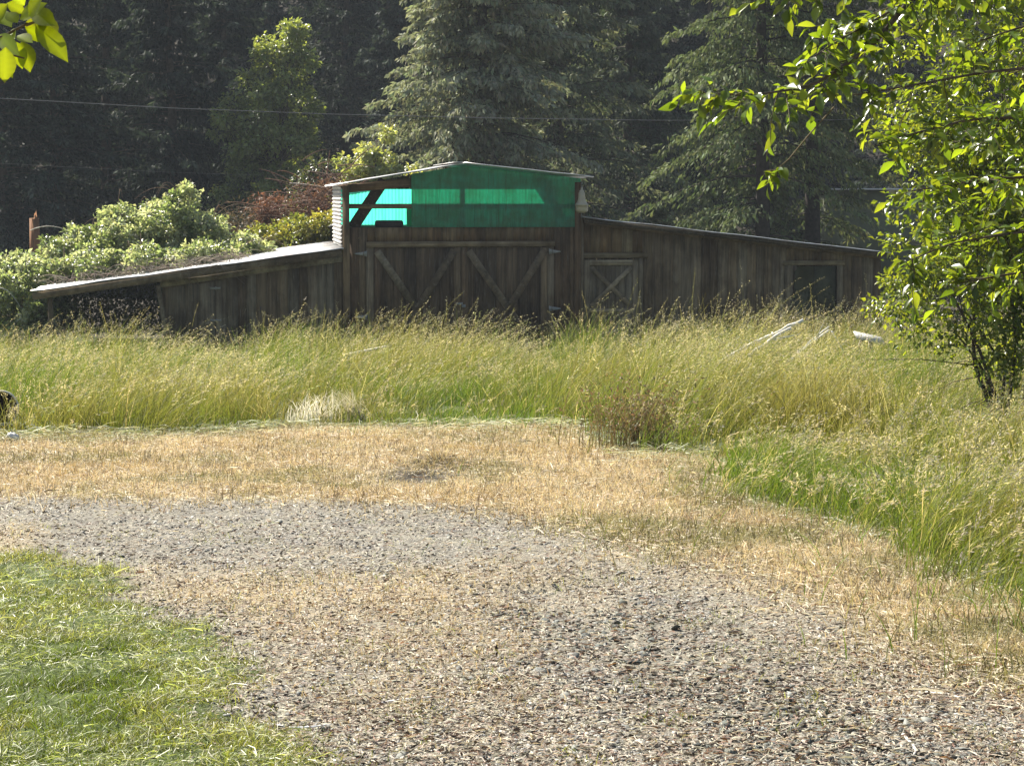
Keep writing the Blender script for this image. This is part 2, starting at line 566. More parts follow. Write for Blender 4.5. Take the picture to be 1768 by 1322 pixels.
def build_tall_grass():
    rng = np.random.default_rng(11)
    mb = MB()
    x, y = scatter(440000, 7.6, 43.5, .30, 1.25, rng, 1.6)
    e1 = rng.normal(size=len(x)) * np.where(rng.random(len(x)) < .12, .45, .12)
    _, tall, _, _ = regions(x + e1, y + e1 * 1.5)
    u, v = barn_uv(x, y)
    clump = fbm(x, y, .55, 2)
    ok = tall & ((v < -.25) | (u < -9.2)) & (rng.random(len(x)) < np.clip((clump - .36) * 4.2, np.where(y < 17, .3, .07), 1))
    for cx, cy, rx, ry in ((-2.17, 21.6, .36, .85), (-1.72, 21.6, .14, .6), (-5.55, 20.6, .38, .85)):
        ok &= (((x - cx) / rx) ** 2 + ((y - cy) / ry) ** 2 > 1) | (rng.random(len(x)) < (.05 if cx < -4 else .8))
    x, y = x[ok], y[ok]
    N = len(x)
    z = zg(x, y)
    base = np.stack([x, y, z - .01], -1)
    px = x / y * FPX + 884
    hm = .58 + 1.4 * (fbm(x, y, 1.7, 1) - .5) + .8 * (fbm(x, y, .45, 0) - .5) + .5 * (fbm(x, y, 4.5, 2) - .5)
    hm += .15 * np.clip((px - 1080) / 200, 0, 1) * (y > 22)
    hm += .14 * np.exp(-((px - 600) / 130) ** 2) * (y > 28)
    hm -= .22 * np.exp(-((px - 385) / 45) ** 2) * (y > 25)
    hm -= .16 * np.exp(-((px - 930) / 60) ** 2) * (y > 27)
    for gx, gy, ga, gb, gd in ((-1.6, 33, .7, 1.6, .45), (-4.9, 33.5, .6, 2.0, .40), (.4, 31, .5, 1.4, .35), (.85, 23.2, .35, .7, .3), (-2.6, 27.5, 1.0, 1.0, .25), (2.9, 26, .7, .8, .3), (-6.3, 25, .8, .8, .25), (3.6, 17.5, .5, .7, .25)):
        hm *= 1 - gd * np.exp(-((x - gx) / ga) ** 2 - ((y - gy) / gb) ** 2)
    hm = np.clip(hm, .24, 1.15)
    hm += .5 * (rng.random(N) < .05) * (px > 1160) * (px < 1340) * (y > 29)
    ed = edge_dist(x, y)
    near = np.clip((19 - y) / 4, 0, 1)
    hm *= np.where(near > .3, .42 + .58 * ed, .60 + .40 * ed)
    green = np.clip(.48 + 3.6 * (fbm(x, y, 1.7, 3) - .5) + .75 * near + .5 * np.exp(-((px - 510) / 80) ** 2) * (y > 25), 0, 1)[:, None]
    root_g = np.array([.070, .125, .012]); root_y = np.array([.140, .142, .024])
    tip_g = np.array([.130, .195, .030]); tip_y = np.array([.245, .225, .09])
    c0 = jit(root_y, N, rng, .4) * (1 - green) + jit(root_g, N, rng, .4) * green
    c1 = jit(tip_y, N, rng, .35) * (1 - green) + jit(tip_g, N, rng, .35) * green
    dead = rng.random(N) < .07
    c0 = np.where(dead[:, None], jit((.42, .36, .20), N, rng, .3), c0)
    c1 = np.where(dead[:, None], jit((.52, .46, .30), N, rng, .3), c1)
    stem = rng.random(N) < .26 * (1 - .75 * green[:, 0] * (rng.random(N) < .75)) * np.clip((fbm(x, y, 1.4, 2) - .28) * 4, .15, 1)
    gust = (fbm(x, y, 1.1, 1) - .5)
    wind = np.stack([.20 + gust * 1.2 + rng.normal(size=N) * .30, rng.normal(size=N) * .25], -1)
    b = ~stem
    nb = b.sum()
    wd = np.where(y[b] < 16, .0035 + .0035 * rng.random(nb), .0045 + .0055 * rng.random(nb))
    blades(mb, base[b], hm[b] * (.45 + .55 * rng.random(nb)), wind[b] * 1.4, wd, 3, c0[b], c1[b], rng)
    # flowering stems with nodding, feathery pale heads
    bs = base[stem]; n = len(bs)
    Hs = hm[stem] * (.88 + .42 * rng.random(n))
    Hs = np.where(rng.random(n) < .03, Hs * 1.22, Hs)
    ws = wind[stem] * 1.15 + np.array([.12, 0])
    cs = jit((.34, .31, .13), n, rng, .25)
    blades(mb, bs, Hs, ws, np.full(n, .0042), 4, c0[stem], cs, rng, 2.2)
    ch = jit((.47, .42, .355), n, rng, .4, .05)
    gr = (rng.random(n) < .3)[:, None]
    ch = np.where(gr, jit((.27, .285, .18), n, rng, .3), ch)
    ln = np.linalg.norm(ws, axis=1)
    big = .7 + .8 * rng.random(n)
    for k in range(15):
        t = 1.0 - (.20 * big) * (k + rng.random(n)) / 15
        p = bs.copy()
        p[:, :2] += ws * (Hs * t ** 2.2)[:, None]
        p[:, 2] += Hs * t * (1 - .28 * np.minimum(ln, 1.6) * t)
        sp = .004 + .034 * (k / 15) * (1 - k / 19)
        p += rng.normal(size=(n, 3)) * sp * big[:, None] * .6
        d = unit(np.stack([ws[:, 0] * 1.8 + rng.normal(size=n) * .45, ws[:, 1] + rng.normal(size=n) * .45, .45 + rng.normal(size=n) * .3], -1))
        flakes(mb, p, d, (.014 + .020 * rng.random(n)) * big, (.0032 + .0042 * rng.random(n)) * big, ch * (.75 + .5 * rng.random((n, 1))), rng)
    tag(mb.build('tall_grass', M['tall']), 'tall olive green meadow grass with tan seed heads in front of the barn', 'grass', kind='stuff')


def build_stubble():
    rng = np.random.default_rng(12)
    mb = MB()
    # upright dry stubble
    x, y = scatter(420000, 6.2, 24, .28, 1.5, rng, .8)
    lawn, tall, grav, straw = fray(x, y, rng)
    sy = strawy(x, y)
    hole = np.exp(-(((x + .78) / .48) ** 2 + ((y - 16.05) / .75) ** 2) * 1.3)
    ok = (straw & (rng.random(len(x)) > hole * 1.05)) | (grav & (rng.random(len(x)) < .30 * sy))
    x, y, straw = x[ok], y[ok], straw[ok]
    N = len(x)
    base = np.stack([x, y, zg(x, y) - .004], -1)
    H = np.where(straw, .05 + .07 * rng.random(N) ** 2, .015 + .035 * rng.random(N))
    gn = np.clip((fbm(x, y, .9, 2) - .50) * 4, 0, .75) * straw
    edge = regions(x, y + .7)[1] & straw
    gn = np.maximum(gn, edge * .6 * rng.random(N))[:, None]
    rd = np.clip((fbm(x, y, 1.0, 0) - .5) * 3.5, 0, .8)[:, None]
    pale = jit((.66, .56, .36), N, rng, .4, .06)
    ora = jit((.54, .42, .22), N, rng, .4, .06)
    grn = jit((.20, .22, .07), N, rng, .3, .08)
    c = (pale * (1 - rd) + ora * rd) * (1 - gn) + grn * gn
    c = np.where(rng.random((N, 1)) < .14 + .25 * np.clip((fbm(x, y, .5, 1) - .48) * 4, 0, 1)[:, None], c * np.array([.36, .34, .34]), c)
    lean = rng.normal(size=(N, 2)) * np.where(rng.random(N) < .6, 1.1, .35)[:, None]
    blades(mb, base, H, lean, .0045 + .004 * rng.random(N), 2, c * .8, c, rng)
    # overhanging tuft along the lip of the scraped hollow
    n = 320
    x = -.66 + rng.normal(size=n) * .20; y = 16.90 + rng.normal(size=n) * .10
    base = np.stack([x, y, zg(x, y) - .01], -1)
    c = jit((.50, .42, .25), n, rng, .4)
    blades(mb, base, .03 + .09 * rng.random(n), np.stack([rng.normal(size=n) * .5, -.5 + rng.normal(size=n) * .4], -1), .004 + .004 * rng.random(n), 2, c * .6, c, rng)
    # lying straw, bleached clippings near the edge of the tall grass
    x, y = scatter(420000, 5.8, 24, .28, 1.7, rng, .8)
    lawn, tall, grav, straw = fray(x, y, rng)
    sy = strawy(x, y)
    hole = np.exp(-(((x + .78) / .48) ** 2 + ((y - 16.05) / .75) ** 2) * 1.3)
    ok = (straw & (rng.random(len(x)) > hole * .95)) | (grav & (rng.random(len(x)) < .27 + .45 * sy))
    x, y, grav = x[ok], y[ok], grav[ok]
    N = len(x)
    a = rng.random(N) * 2 * math.pi
    L = np.where(grav, .012 + .045 * rng.random(N) ** 2, .03 + .12 * rng.random(N) ** 2)
    d = np.stack([np.cos(a), np.sin(a), rng.normal(size=N) * .12], -1) * L[:, None]
    p = np.stack([x, y, zg(x, y) + .006 + .022 * rng.random(N)], -1)
    w = np.stack([-np.sin(a), np.cos(a), rng.normal(size=N) * .6], -1) * np.where(grav, .0009 + .0014 * rng.random(N), .0014 + .002 * rng.random(N))[:, None]
    mid = p + d * .5 + np.stack([rng.normal(size=N), rng.normal(size=N), np.abs(rng.normal(size=N)) * .6], -1) * (L * .10)[:, None]
    edge = regions(x, y + 1.0)[1]
    c = jit((.64, .57, .42), N, rng, .4, .06)
    c = np.where(grav[:, None], c * np.array([.88, .9, .95]), c)
    c = np.where((edge & (rng.random(N) < .7))[:, None], jit((.62, .64, .47), N, rng, .35, .05), c)
    br = (rng.random(N) < np.where(grav, .30, .12))[:, None]
    c = np.where(br, jit((.20, .115, .065), N, rng, .4, .1), c)
    mb.quads(np.stack([p - w, p + w, mid + w, mid - w], 1), c)
    mb.quads(np.stack([mid - w, mid + w, p + d + w * .4, p + d - w * .4], 1), c)
    x, y = scatter(170000, 8, 24, .28, 1.2, rng, .8)
    e_ = np.abs(rng.normal(size=len(x))) * .65 + .1
    band = regions(x, y + e_)[1] & ~regions(x, y - .1)[1] & (y > 17) & (rng.random(len(x)) < np.clip((fbm(x * .6, y, .8, 0) - .36) * 4, .06, .8))
    x, y = x[band], y[band]; N = len(x)
    a = rng.normal(size=N) * .6 + rng.integers(0, 2, N) * math.pi
    L = .06 + .20 * rng.random(N) ** 2
    d = np.stack([np.cos(a), np.sin(a), rng.normal(size=N) * .15], -1) * L[:, None]
    p = np.stack([x, y, zg(x, y) + .02 + .07 * rng.random(N)], -1)
    w = np.stack([-np.sin(a), np.cos(a), rng.normal(size=N) * .7], -1) * (.0016 + .0022 * rng.random(N))[:, None]
    mid = p + d * .5 + np.stack([rng.normal(size=N), rng.normal(size=N), np.abs(rng.normal(size=N))], -1) * (L * .12)[:, None]
    c = jit((.60, .63, .44), N, rng, .4, .06)
    c = np.where(rng.random((N, 1)) < .35, jit((.26, .31, .11), N, rng, .3), c)
    mb.quads(np.stack([p - w, p + w, mid + w, mid - w], 1), c)
    mb.quads(np.stack([mid - w, mid + w, p + d + w * .4, p + d - w * .4], 1), c)
    tag(mb.build('dry_stubble', M['straw']), 'mown straw coloured stubble and litter between drive and tall grass', 'dry grass', kind='stuff')


def build_lawn():
    rng = np.random.default_rng(13)
    mb = MB()
    x, y = scatter(600000, 5.6, 13.2, .28, 1.6, rng, .5)
    lawn = fray(x, y, rng, .07, .16)[0] & (x > -4.2)
    den = np.clip(.45 + (fbm(x, y, .28, 2) - .47) * 4, .08, 1)
    ok = lawn & (rng.random(len(x)) < den)
    grav = regions(x, y)[2] & (rng.random(len(x)) < .05 * (fbm(x, y, .3, 1) > .62))
    ok |= grav
    x, y = x[ok], y[ok]
    N = len(x)
    base = np.stack([x, y, zg(x, y) - .004], -1)
    hn = fbm(x, y, .5, 0)
    H = (.014 + .042 * hn) * (.5 + rng.random(N))
    H = np.where(rng.random(N) < .015, H * 2.4, H)
    dry = np.clip((fbm(x, y, .7, 3) - .46) * 4, 0, .75)[:, None]
    edge = (~regions(x + .3, y + .3)[0])[:, None]
    dry = np.where(edge, np.maximum(dry, .45), dry)
    g = jit((.125, .160, .027), N, rng, .5, .14)
    s = jit((.42, .38, .17), N, rng, .3, .08)
    c = g * (1 - dry * (rng.random((N, 1)) < .7)) + s * dry * (rng.random((N, 1)) < .7)
    lean = rng.normal(size=(N, 2)) * .75
    blades(mb, base, H, lean, .0018 + .0018 * rng.random(N), 3, c * .75, c * 1.15, rng)
    # pale cut clippings raked over it
    x, y = scatter(90000, 5.6, 12.8, .28, 1.6, rng, .5)
    lawn = fray(x, y, rng, .07, .16)[0] & (x > -4.2)
    ok = lawn & (rng.random(len(x)) < np.clip((fbm(x * .5, y * 1.6, .6, 1) - .42) * 4, .05, 1))
    x, y = x[ok], y[ok]
    N = len(x)
    a = rng.random(N) * 6.283
    L = .015 + .09 * rng.random(N) ** 2.2
    d = np.stack([np.cos(a), np.sin(a), rng.normal(size=N) * .2], -1) * L[:, None]
    p = np.stack([x, y, zg(x, y) + .008 + .04 * rng.random(N)], -1)
    w = np.stack([-np.sin(a), np.cos(a), rng.normal(size=N) * .7], -1) * (.0006 + .0009 * rng.random(N))[:, None]
    mid = p + d * .5 + np.stack([rng.normal(size=N), rng.normal(size=N), np.abs(rng.normal(size=N))], -1) * (L * .13)[:, None]
    c = jit((.44, .47, .26), N, rng, .45, .06)
    mb.quads(np.stack([p - w, p + w, mid + w, mid - w], 1), c)
    mb.quads(np.stack([mid - w, mid + w, p + d + w * .4, p + d - w * .4], 1), c)
    tag(mb.build('lawn_grass', M['lawn']), 'short green mown lawn with pale clippings beside the gravel drive', 'lawn', kind='stuff')


def build_gravel():
    rng = np.random.default_rng(14)
    ph = (1 + 5 ** .5) / 2
    ico = unit(np.array([(-1, ph, 0), (1, ph, 0), (-1, -ph, 0), (1, -ph, 0), (0, -1, ph), (0, 1, ph), (0, -1, -ph), (0, 1, -ph), (ph, 0, -1), (ph, 0, 1), (-ph, 0, -1), (-ph, 0, 1)], float))
    fi = np.array([(0, 11, 5), (0, 5, 1), (0, 1, 7), (0, 7, 10), (0, 10, 11), (1, 5, 9), (5, 11, 4), (11, 10, 2), (10, 7, 6), (7, 1, 8), (3, 9, 4), (3, 4, 2), (3, 2, 6), (3, 6, 8), (3, 8, 9), (4, 9, 5), (2, 4, 11), (6, 2, 10), (8, 6, 7), (9, 8, 1)])
    x, y = scatter(190000, 5.6, 16.5, .28, 2.0, rng, .4)
    lawn, tall, grav, straw = fray(x, y, rng)
    sy = strawy(x, y)
    ok = grav & (rng.random(len(x)) < np.clip(.15 + 1.5 * (fbm(x, y * .6, .45, 0) - .25), .12, 1) * np.clip(1.0 - .72 * sy, .1, 1))
    ok |= straw & (np.exp(-(((x + .78) / .48) ** 2 + ((y - 16.05) / .75) ** 2) * 1.3) > .45) & (rng.random(len(x)) < .2)
    x, y = x[ok], y[ok]
    N = len(x)
    track = np.exp(-((x - (.55 + (8.8 - y) * .28)) / .35) ** 2) * (y < 10)
    s = .0028 + .0075 * rng.random(N) ** 2.5 + .016 * (rng.random(N) < .012 + .30 * track) * rng.random(N)
    V = ico[None] * (1 + .75 * (rng.random((N, 12, 1)) - .5))
    V = V * np.stack([s * (1.1 + .6 * rng.random(N)), s * (.8 + .5 * rng.random(N)), s * (.28 + .42 * rng.random(N))], -1)[:, None]
    a = rng.random(N) * 2 * math.pi
    ca, sa = np.cos(a)[:, None], np.sin(a)[:, None]
    t = rng.normal(size=N) * .35
    Vx = V[..., 0] * ca - V[..., 1] * sa; Vy = V[..., 0] * sa + V[..., 1] * ca
    Vz = V[..., 2] + Vy * t[:, None]
    P = np.stack([Vx + x[:, None], Vy + y[:, None], Vz + (zg(x, y) + s * .06)[:, None]], -1)
    pal = np.array([(.36, .355, .325), (.26, .262, .25), (.17, .175, .17), (.42, .39, .33), (.29, .255, .205), (.17, .138, .11), (.09, .095, .09), (.44, .425, .385)])
    c = pal[rng.choice(8, N, p=[.22, .15, .10, .17, .17, .10, .06, .03])] * (.8 + .4 * rng.random((N, 1)))
    c = np.where((rng.random(N) < .6 * track)[:, None], c * np.array([.42, .46, .45]), c)
    c = np.where((s > .011)[:, None], c * np.array([.55, .58, .57]), c)
    F = (fi[None] + (np.arange(N) * 12)[:, None, None]).reshape(-1, 3)
    mb = MB()
    mb.add(P.reshape(-1, 3), F, np.repeat(c, 12, 0))
    # bark chips and brown scraps
    x, y = scatter(90000, 5.6, 14, .28, 2.0, rng, .4)
    ok = regions(x, y)[2] & (rng.random(len(x)) < .8 * fbm(x, y, .5, 3))
    x, y = x[ok], y[ok]; N = len(x)
    p = np.stack([x, y, zg(x, y) + .006 + .01 * rng.random(N)], -1)
    a = rng.random(N) * 2 * math.pi
    d = np.stack([np.cos(a), np.sin(a), rng.normal(size=N) * .25], -1)
    flakes(mb, p, d, .012 + .03 * rng.random(N), .004 + .009 * rng.random(N), jit((.165, .122, .088), N, rng, .6, .08), rng)
    tag(mb.build('gravel', M['stone']), 'loose grey and brown gravel stones and bark chips on the drive', 'gravel', kind='stuff')


build_tall_grass()
build_stubble()
build_lawn()
build_gravel()


# ------------------------------------------------------------------ leaves
def fold_leaves(mb, base, d, nrm, L, W, col, rng, K=3, prof=None, fold=.25, droop=.2, rib=0):
    """Leaf blades with a folded midrib: K+1 stations from stalk to tip."""
    N = len(base)
    prof = np.array(prof if prof is not None else [0, .85, .9, 0.0])
    d = unit(d)
    s = unit(np.cross(d, nrm)); n = np.cross(s, d)
    t = np.linspace(0, 1, K + 1)
    mid = base[:, None] + d[:, None] * (L[:, None] * t)[..., None] - n[:, None] * (L[:, None] * droop * t ** 2)[..., None]
    w = (W[:, None] * prof[None] * .5)[..., None]
    up = n[:, None] * w * fold * 2
    V = np.stack([mid - s[:, None] * w + up, mid, mid + s[:, None] * w + up], 2)      # N,K+1,3,3
    i = np.arange(N)[:, None] * (3 * (K + 1)); k = np.arange(K)[None] * 3
    F = np.concatenate([np.stack([i + k, i + k + 1, i + k + 4, i + k + 3], -1).reshape(-1, 4), np.stack([i + k + 1, i + k + 2, i + k + 5, i + k + 4], -1).reshape(-1, 4)])
    CC = np.repeat(col, 3 * (K + 1), 0).reshape(N, K + 1, 3, 3)
    if rib:
        CC = CC.copy(); CC[:, :, 1] *= rib
        CC[:, 1::2, 0] *= .88; CC[:, 1::2, 2] *= .88
    mb.add(V.reshape(-1, 3), F, CC.reshape(-1, 3))


# ------------------------------------------------------------------ conifers
def conifer_mesh(seed, H, R, h0, step, per, T, S, sl, droop, col, trunk_r, skip=.12, taper=.75, hang=.4, hi=None, barkc=(.075, .058, .045), clear=0.0):
    rng = np.random.default_rng(seed)
    hs = np.arange(h0, H - .6, step)
    h = np.repeat(hs, per) + rng.normal(size=len(hs) * per) * step * .45
    h = np.clip(h[rng.random(len(h)) > skip], .3, H - .3)
    B = len(h)
    az = rng.random(B) * 2 * math.pi
    if clear:                          # lower limbs on the side facing the yard have died away
        keep = ~((np.sin(az) < .15) & (np.abs(np.cos(az)) < .93) & (h < clear) & (rng.random(B) < .9))
        h, az = h[keep], az[keep]
        B = len(h)
    L = R * np.clip(1 - h / H, .03, 1) ** taper * (.5 + .62 * rng.random(B))
    L *= .75 + .5 * fbm(np.cos(az) * 2, h * .35, 1.0, 1)
    if clear:
        L *= np.clip(.45 + .55 * (h - 1.5) / 2.5, .45, 1)
    dh = np.stack([np.cos(az), np.sin(az), np.zeros(B)], -1)
    sd = np.stack([-np.sin(az), np.cos(az), np.zeros(B)], -1)
    ris = .12 + .2 * (h / H) + rng.normal(size=B) * .07
    dr = droop * (1 - .45 * h / H) * (.8 + .4 * rng.random(B))

    def axis(s):                       # s: B,k
        z = h[:, None] + L[:, None] * (ris[:, None] * s - dr[:, None] * s ** 2 + .12 * s ** 4)
        return dh[:, None] * (L[:, None] * s)[..., None] + np.stack([np.zeros_like(z), np.zeros_like(z), z], -1)

    s = np.linspace(.14, 1.0, T)[None] + rng.normal(size=(B, T)) * .02
    P = axis(s)
    sgn = np.where(np.arange(T) % 2 == 0, 1, -1)[None] * np.ones((B, 1))
    fw = .45 + .45 * s
    td = dh[:, None] * fw[..., None] + sd[:, None] * (sgn * (1.05 - .75 * s))[..., None] + np.stack([np.zeros_like(s), np.zeros_like(s), -.12 - .25 * rng.random(s.shape)], -1)
    td = unit(td)
    lt = np.clip(.5 * L[:, None] * (1.05 - .75 * s) * (.55 + .6 * rng.random(s.shape)), .14, 1.5)
    u = (np.arange(S)[None, None] + rng.random((B, T, S))) / S
    pos = P[:, :, None] + td[:, :, None] * (lt[..., None] * u)[..., None]
    pos[..., 2] -= .22 * lt[..., None] * u ** 2
    pos += rng.normal(size=pos.shape) * .035
    d = unit(td[:, :, None] * .55 + rng.normal(size=pos.shape) * .38 + np.array([0, 0, -hang]))
    n = pos.size // 3
    pos = pos.reshape(-1, 3); d = d.reshape(-1, 3)
    Lf = sl * (.6 + .8 * rng.random(n))
    tipw = np.repeat(s.reshape(-1), S)
    c = jit(col, n, rng, .35, .12)
    if hi is not None:
        k = (np.clip(tipw - .45, 0, 1) * 1.4 * rng.random(n))[:, None]
        c = c * (1 - k) + jit(hi, n, rng, .25, .08) * k
    crown = MB()
    flakes(crown, pos, d, Lf, Lf * (.30 + .2 * rng.random(n)), c, rng)
    wood = MB()
    zz = np.linspace(-.3, H * .97, 14)
    tr = np.stack([.06 * np.sin(zz * .4 + seed), .06 * np.cos(zz * .5 + seed), zz], -1)
    rr = trunk_r * np.clip(1 - zz / H, .02, 1) ** .85
    rr[0] *= 1.35
    wood.tube(tr, rr, 9, barkc)
    sb = np.linspace(0, 1, 5)[None] * np.ones((B, 1))
    A = axis(sb)
    for i in range(B):
        wood.tube(A[i], np.linspace(max(.012, L[i] * .011), .004, 5), 3, barkc, False)
    return wood, crown


def put_conifer(mesh, name, label, x, y, rz=0.0, sc=1.0, group=None, cat='tree', zoff=-.1):
    t = thing(name, label, cat, (x, y, float(zg(x, y)) + zoff), rz, group)
    t.scale = (sc, sc, sc)
    mesh[0].build('trunk', M['bark'], t, True)
    mesh[1].build('crown', M['needle'], t)
    return t


def X(px, Y):
    return (px - 884) / FPX * Y


# bare dark conifers of the hillside, its shade put into the needle colour
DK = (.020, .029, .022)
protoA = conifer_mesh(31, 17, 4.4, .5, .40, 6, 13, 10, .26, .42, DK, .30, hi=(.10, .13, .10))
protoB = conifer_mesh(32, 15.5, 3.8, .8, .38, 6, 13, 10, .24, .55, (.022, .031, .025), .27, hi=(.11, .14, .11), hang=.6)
LBL_D = 'dark conifer standing in the shaded hillside forest behind the barn and brambles'
GRP_D = 'dark conifers of the shaded hillside forest'
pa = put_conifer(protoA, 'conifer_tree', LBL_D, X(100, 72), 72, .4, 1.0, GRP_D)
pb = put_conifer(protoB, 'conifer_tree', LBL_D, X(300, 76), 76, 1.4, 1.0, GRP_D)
rngf = np.random.default_rng(5)
spots = [(-60, 80, 1.0), (190, 80, .95), (395, 82, 1.0), (10, 70, .8), (470, 92, 1.1), (600, 94, 1.0), (560, 104, 1.1), (670, 100, 1.1), (690, 86, .9),
         (250, 98, 1.1), (120, 100, 1.1), (850, 95, 1.1), (1010, 92, 1.0), (1130, 90, .95), (1220, 88, 1.0), (1150, 104, 1.1), (1560, 86, .9), (1690, 88, 1.0), (1800, 84, .9),
         (940, 108, 1.2), (760, 112, 1.2), (380, 112, 1.2), (0, 112, 1.2), (-120, 96, 1.0), (1290, 104, 1.1), (1420, 98, 1.1)]
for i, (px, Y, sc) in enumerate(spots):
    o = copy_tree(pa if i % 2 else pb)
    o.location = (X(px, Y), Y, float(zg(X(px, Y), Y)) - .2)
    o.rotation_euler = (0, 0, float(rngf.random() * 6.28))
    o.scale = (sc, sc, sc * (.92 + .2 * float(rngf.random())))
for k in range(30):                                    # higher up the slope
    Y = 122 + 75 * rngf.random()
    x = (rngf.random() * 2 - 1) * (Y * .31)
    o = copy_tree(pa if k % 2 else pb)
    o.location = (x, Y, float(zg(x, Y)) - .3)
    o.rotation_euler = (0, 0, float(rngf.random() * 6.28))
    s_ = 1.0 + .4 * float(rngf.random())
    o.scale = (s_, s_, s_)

# the silvery fir right behind the barn and its companions
m = conifer_mesh(41, 17, 4.9, .4, .30, 7, 20, 15, .22, .60, (.23, .245, .165), .32, hi=(.48, .50, .37), hang=.6, taper=.6)
put_conifer(m, 'silver_fir_tree', 'silvery grey green fir with drooping branch tips rising right behind the barn ridge', X(832, 67), 67, .3)
m = conifer_mesh(42, 18, 4.6, .6, .34, 6, 17, 12, .22, .50, (.14, .16, .10), .30, hi=(.30, .32, .20), hang=.5, taper=.6)
put_conifer(m, 'fir_tree', 'olive grey fir between the silvery fir and the bare trunked spruces', X(965, 74), 74, 2.0)
m = conifer_mesh(43, 16, 3.8, .6, .36, 6, 16, 11, .23, .50, (.075, .092, .064), .28, hi=(.17, .19, .125), hang=.5, taper=.6)
put_conifer(m, 'fir_tree', 'dull grey green fir behind the right eave of the tall barn roof', X(1085, 80), 80, 3.1)

# two sunlit spruces with visible trunks behind the right lean to
m = conifer_mesh(51, 16, 4.7, 1.5, .36, 6, 20, 15, .16, .70, (.115, .145, .072), .25, skip=.15, hi=(.27, .305, .155), hang=.75, taper=.45, barkc=(.04, .033, .028), clear=5.2)
put_conifer(m, 'spruce_tree', 'sunlit olive spruce with drooping limbs left of its twin behind the low shed roof', X(1312, 56), 56)
m = conifer_mesh(52, 16, 3.6, 2.2, .42, 6, 18, 14, .16, .65, (.09, .11, .055), .27, skip=.2, hi=(.25, .245, .12), hang=.7, taper=.45, barkc=(.04, .033, .028), clear=5.6)
put_conifer(m, 'spruce_tree', 'dark trunked spruce nearer the leafy tree on the right with thick bare lower trunk', X(1400, 59), 59)
m = conifer_mesh(53, 5.5, 2.0, .2, .24, 6, 12, 9, .16, .4, (.085, .10, .045), .07, hi=(.18, .19, .09), hang=.35)
put_conifer(m, 'young_spruce', 'small young spruce peeping over the low roof right of the green gable', X(1130, 60), 60, .5, .62)


# ------------------------------------------------------------------ broadleaf trees and thickets
def leafy(seed, blobs, nclust, cr, per, leaf, cols, trunk=None, K=2, flat=.5, limb_r=.03, barkc=(.10, .085, .065)):
    """Clusters of folded leaves spread through ellipsoids; limbs reach every cluster."""
    rng = np.random.default_rng(seed)
    wts = np.array([b[3] * b[5] for b in blobs]); wts = wts / wts.sum()
    bi = rng.choice(len(blobs), nclust, p=wts)
    Bl = np.array(blobs)[bi]
    r = rng.random(nclust) ** .42
    v = unit(rng.normal(size=(nclust, 3))) * r[:, None]
    cc = Bl[:, :3] + v * Bl[:, 3:6]
    cr_ = cr * (.6 + .8 * rng.random(nclust))
    n = nclust * per
    ci = np.repeat(np.arange(nclust), per)
    q = unit(rng.normal(size=(n, 3))) * (rng.random(n) ** .5)[:, None]
    p = cc[ci] + q * cr_[ci][:, None] * np.array([1, 1, .75])
    out = unit(p - cc[ci] + v[ci] * .5 * cr)
    d = unit(out + rng.normal(size=(n, 3)) * .6 + np.array([0, 0, -.25]))
    nr = unit(rng.normal(size=(n, 3)) * flat + np.array([0, 0, 1.0]) + out * .4)
    L = leaf * (.6 + .7 * rng.random(n))
    pick = rng.choice(len(cols), nclust)
    c = np.array(cols)[pick][ci]
    c = np.clip(c * (1 + (rng.random((n, 1)) - .5) * .6) * (1 + (rng.random((n, 3)) - .5) * .15), 0, 1)
    crown = MB()
    fold_leaves(crown, p, d, nr, L, L * .62, c, rng, K, [0, 1, 0] if K == 2 else None)
    wood = MB()
    if trunk is not None:
        tp = np.array(trunk[0], float)
        wood.tube(tp, np.linspace(trunk[1], trunk[1] * .25, len(tp)), 8, barkc)
        for i in range(nclust):
            j = min(len(tp) - 1, int(np.argmin(np.linalg.norm(tp - cc[i] * np.array([1, 1, .72]), axis=1))))
            a = tp[j]; b_ = cc[i]
            mpt = (a + b_) / 2 + rng.normal(size=3) * .12 * np.linalg.norm(b_ - a) + np.array([0, 0, .05])
            wood.tube([a, mpt, b_, b_ + v[i] * cr * .6], np.array([1, .6, .3, .12]) * limb_r, 4, barkc, False)
    return wood, crown


def put_leafy(m, name, label, x, y, cat='tree', mat='leaf', z=None, tr='trunk', cr='crown'):
    t = thing(name, label, cat, (x, y, float(zg(x, y)) if z is None else z))
    if m[0].V:
        m[0].build(tr, M['bark'], t, True)
    m[1].build(cr, M[mat], t)
    return t


# tall leafy tree at the forest edge, lit on its top
x, y = X(485, 74), 74
m = leafy(61, [(.2, 0, 8.2, 1.0, 1.0, 1.6), (-.6, 0, 6.2, 1.9, 1.6, 1.9), (.5, .2, 5.2, 1.7, 1.6, 1.8), (-.5, 0, 3.0, 2.4, 1.9, 1.7), (.6, -.2, 8.9, .5, .5, .7)],
          210, .42, 120, .17, [(.26, .31, .13), (.30, .35, .15), (.20, .24, .11)], ([(0, 0, -.2), (.1, 0, 2), (0, 0, 4.5), (.3, 0, 7), (.4, 0, 9)], .16))
put_leafy(m, 'alder_tree', 'bright topped leafy tree standing alone against the dark forest left of the barn', x, y)
x, y = X(652, 55), 55
m = leafy(62, [(0, 0, 4.5, .5, .5, .9), (-.4, 0, 3.6, .8, .7, .9), (.5, 0, 3.5, .8, .7, .7)], 80, .25, 90, .13, [(.36, .40, .20), (.42, .45, .25)],
          ([(0, 0, -.1), (0, 0, 1.5), (.05, 0, 3), (0, 0, 4.8)], .07))
put_leafy(m, 'sapling_tree', 'small pale green sapling just behind the left end of the tall barn roof', x, y)
x, y = X(575, 60), 60
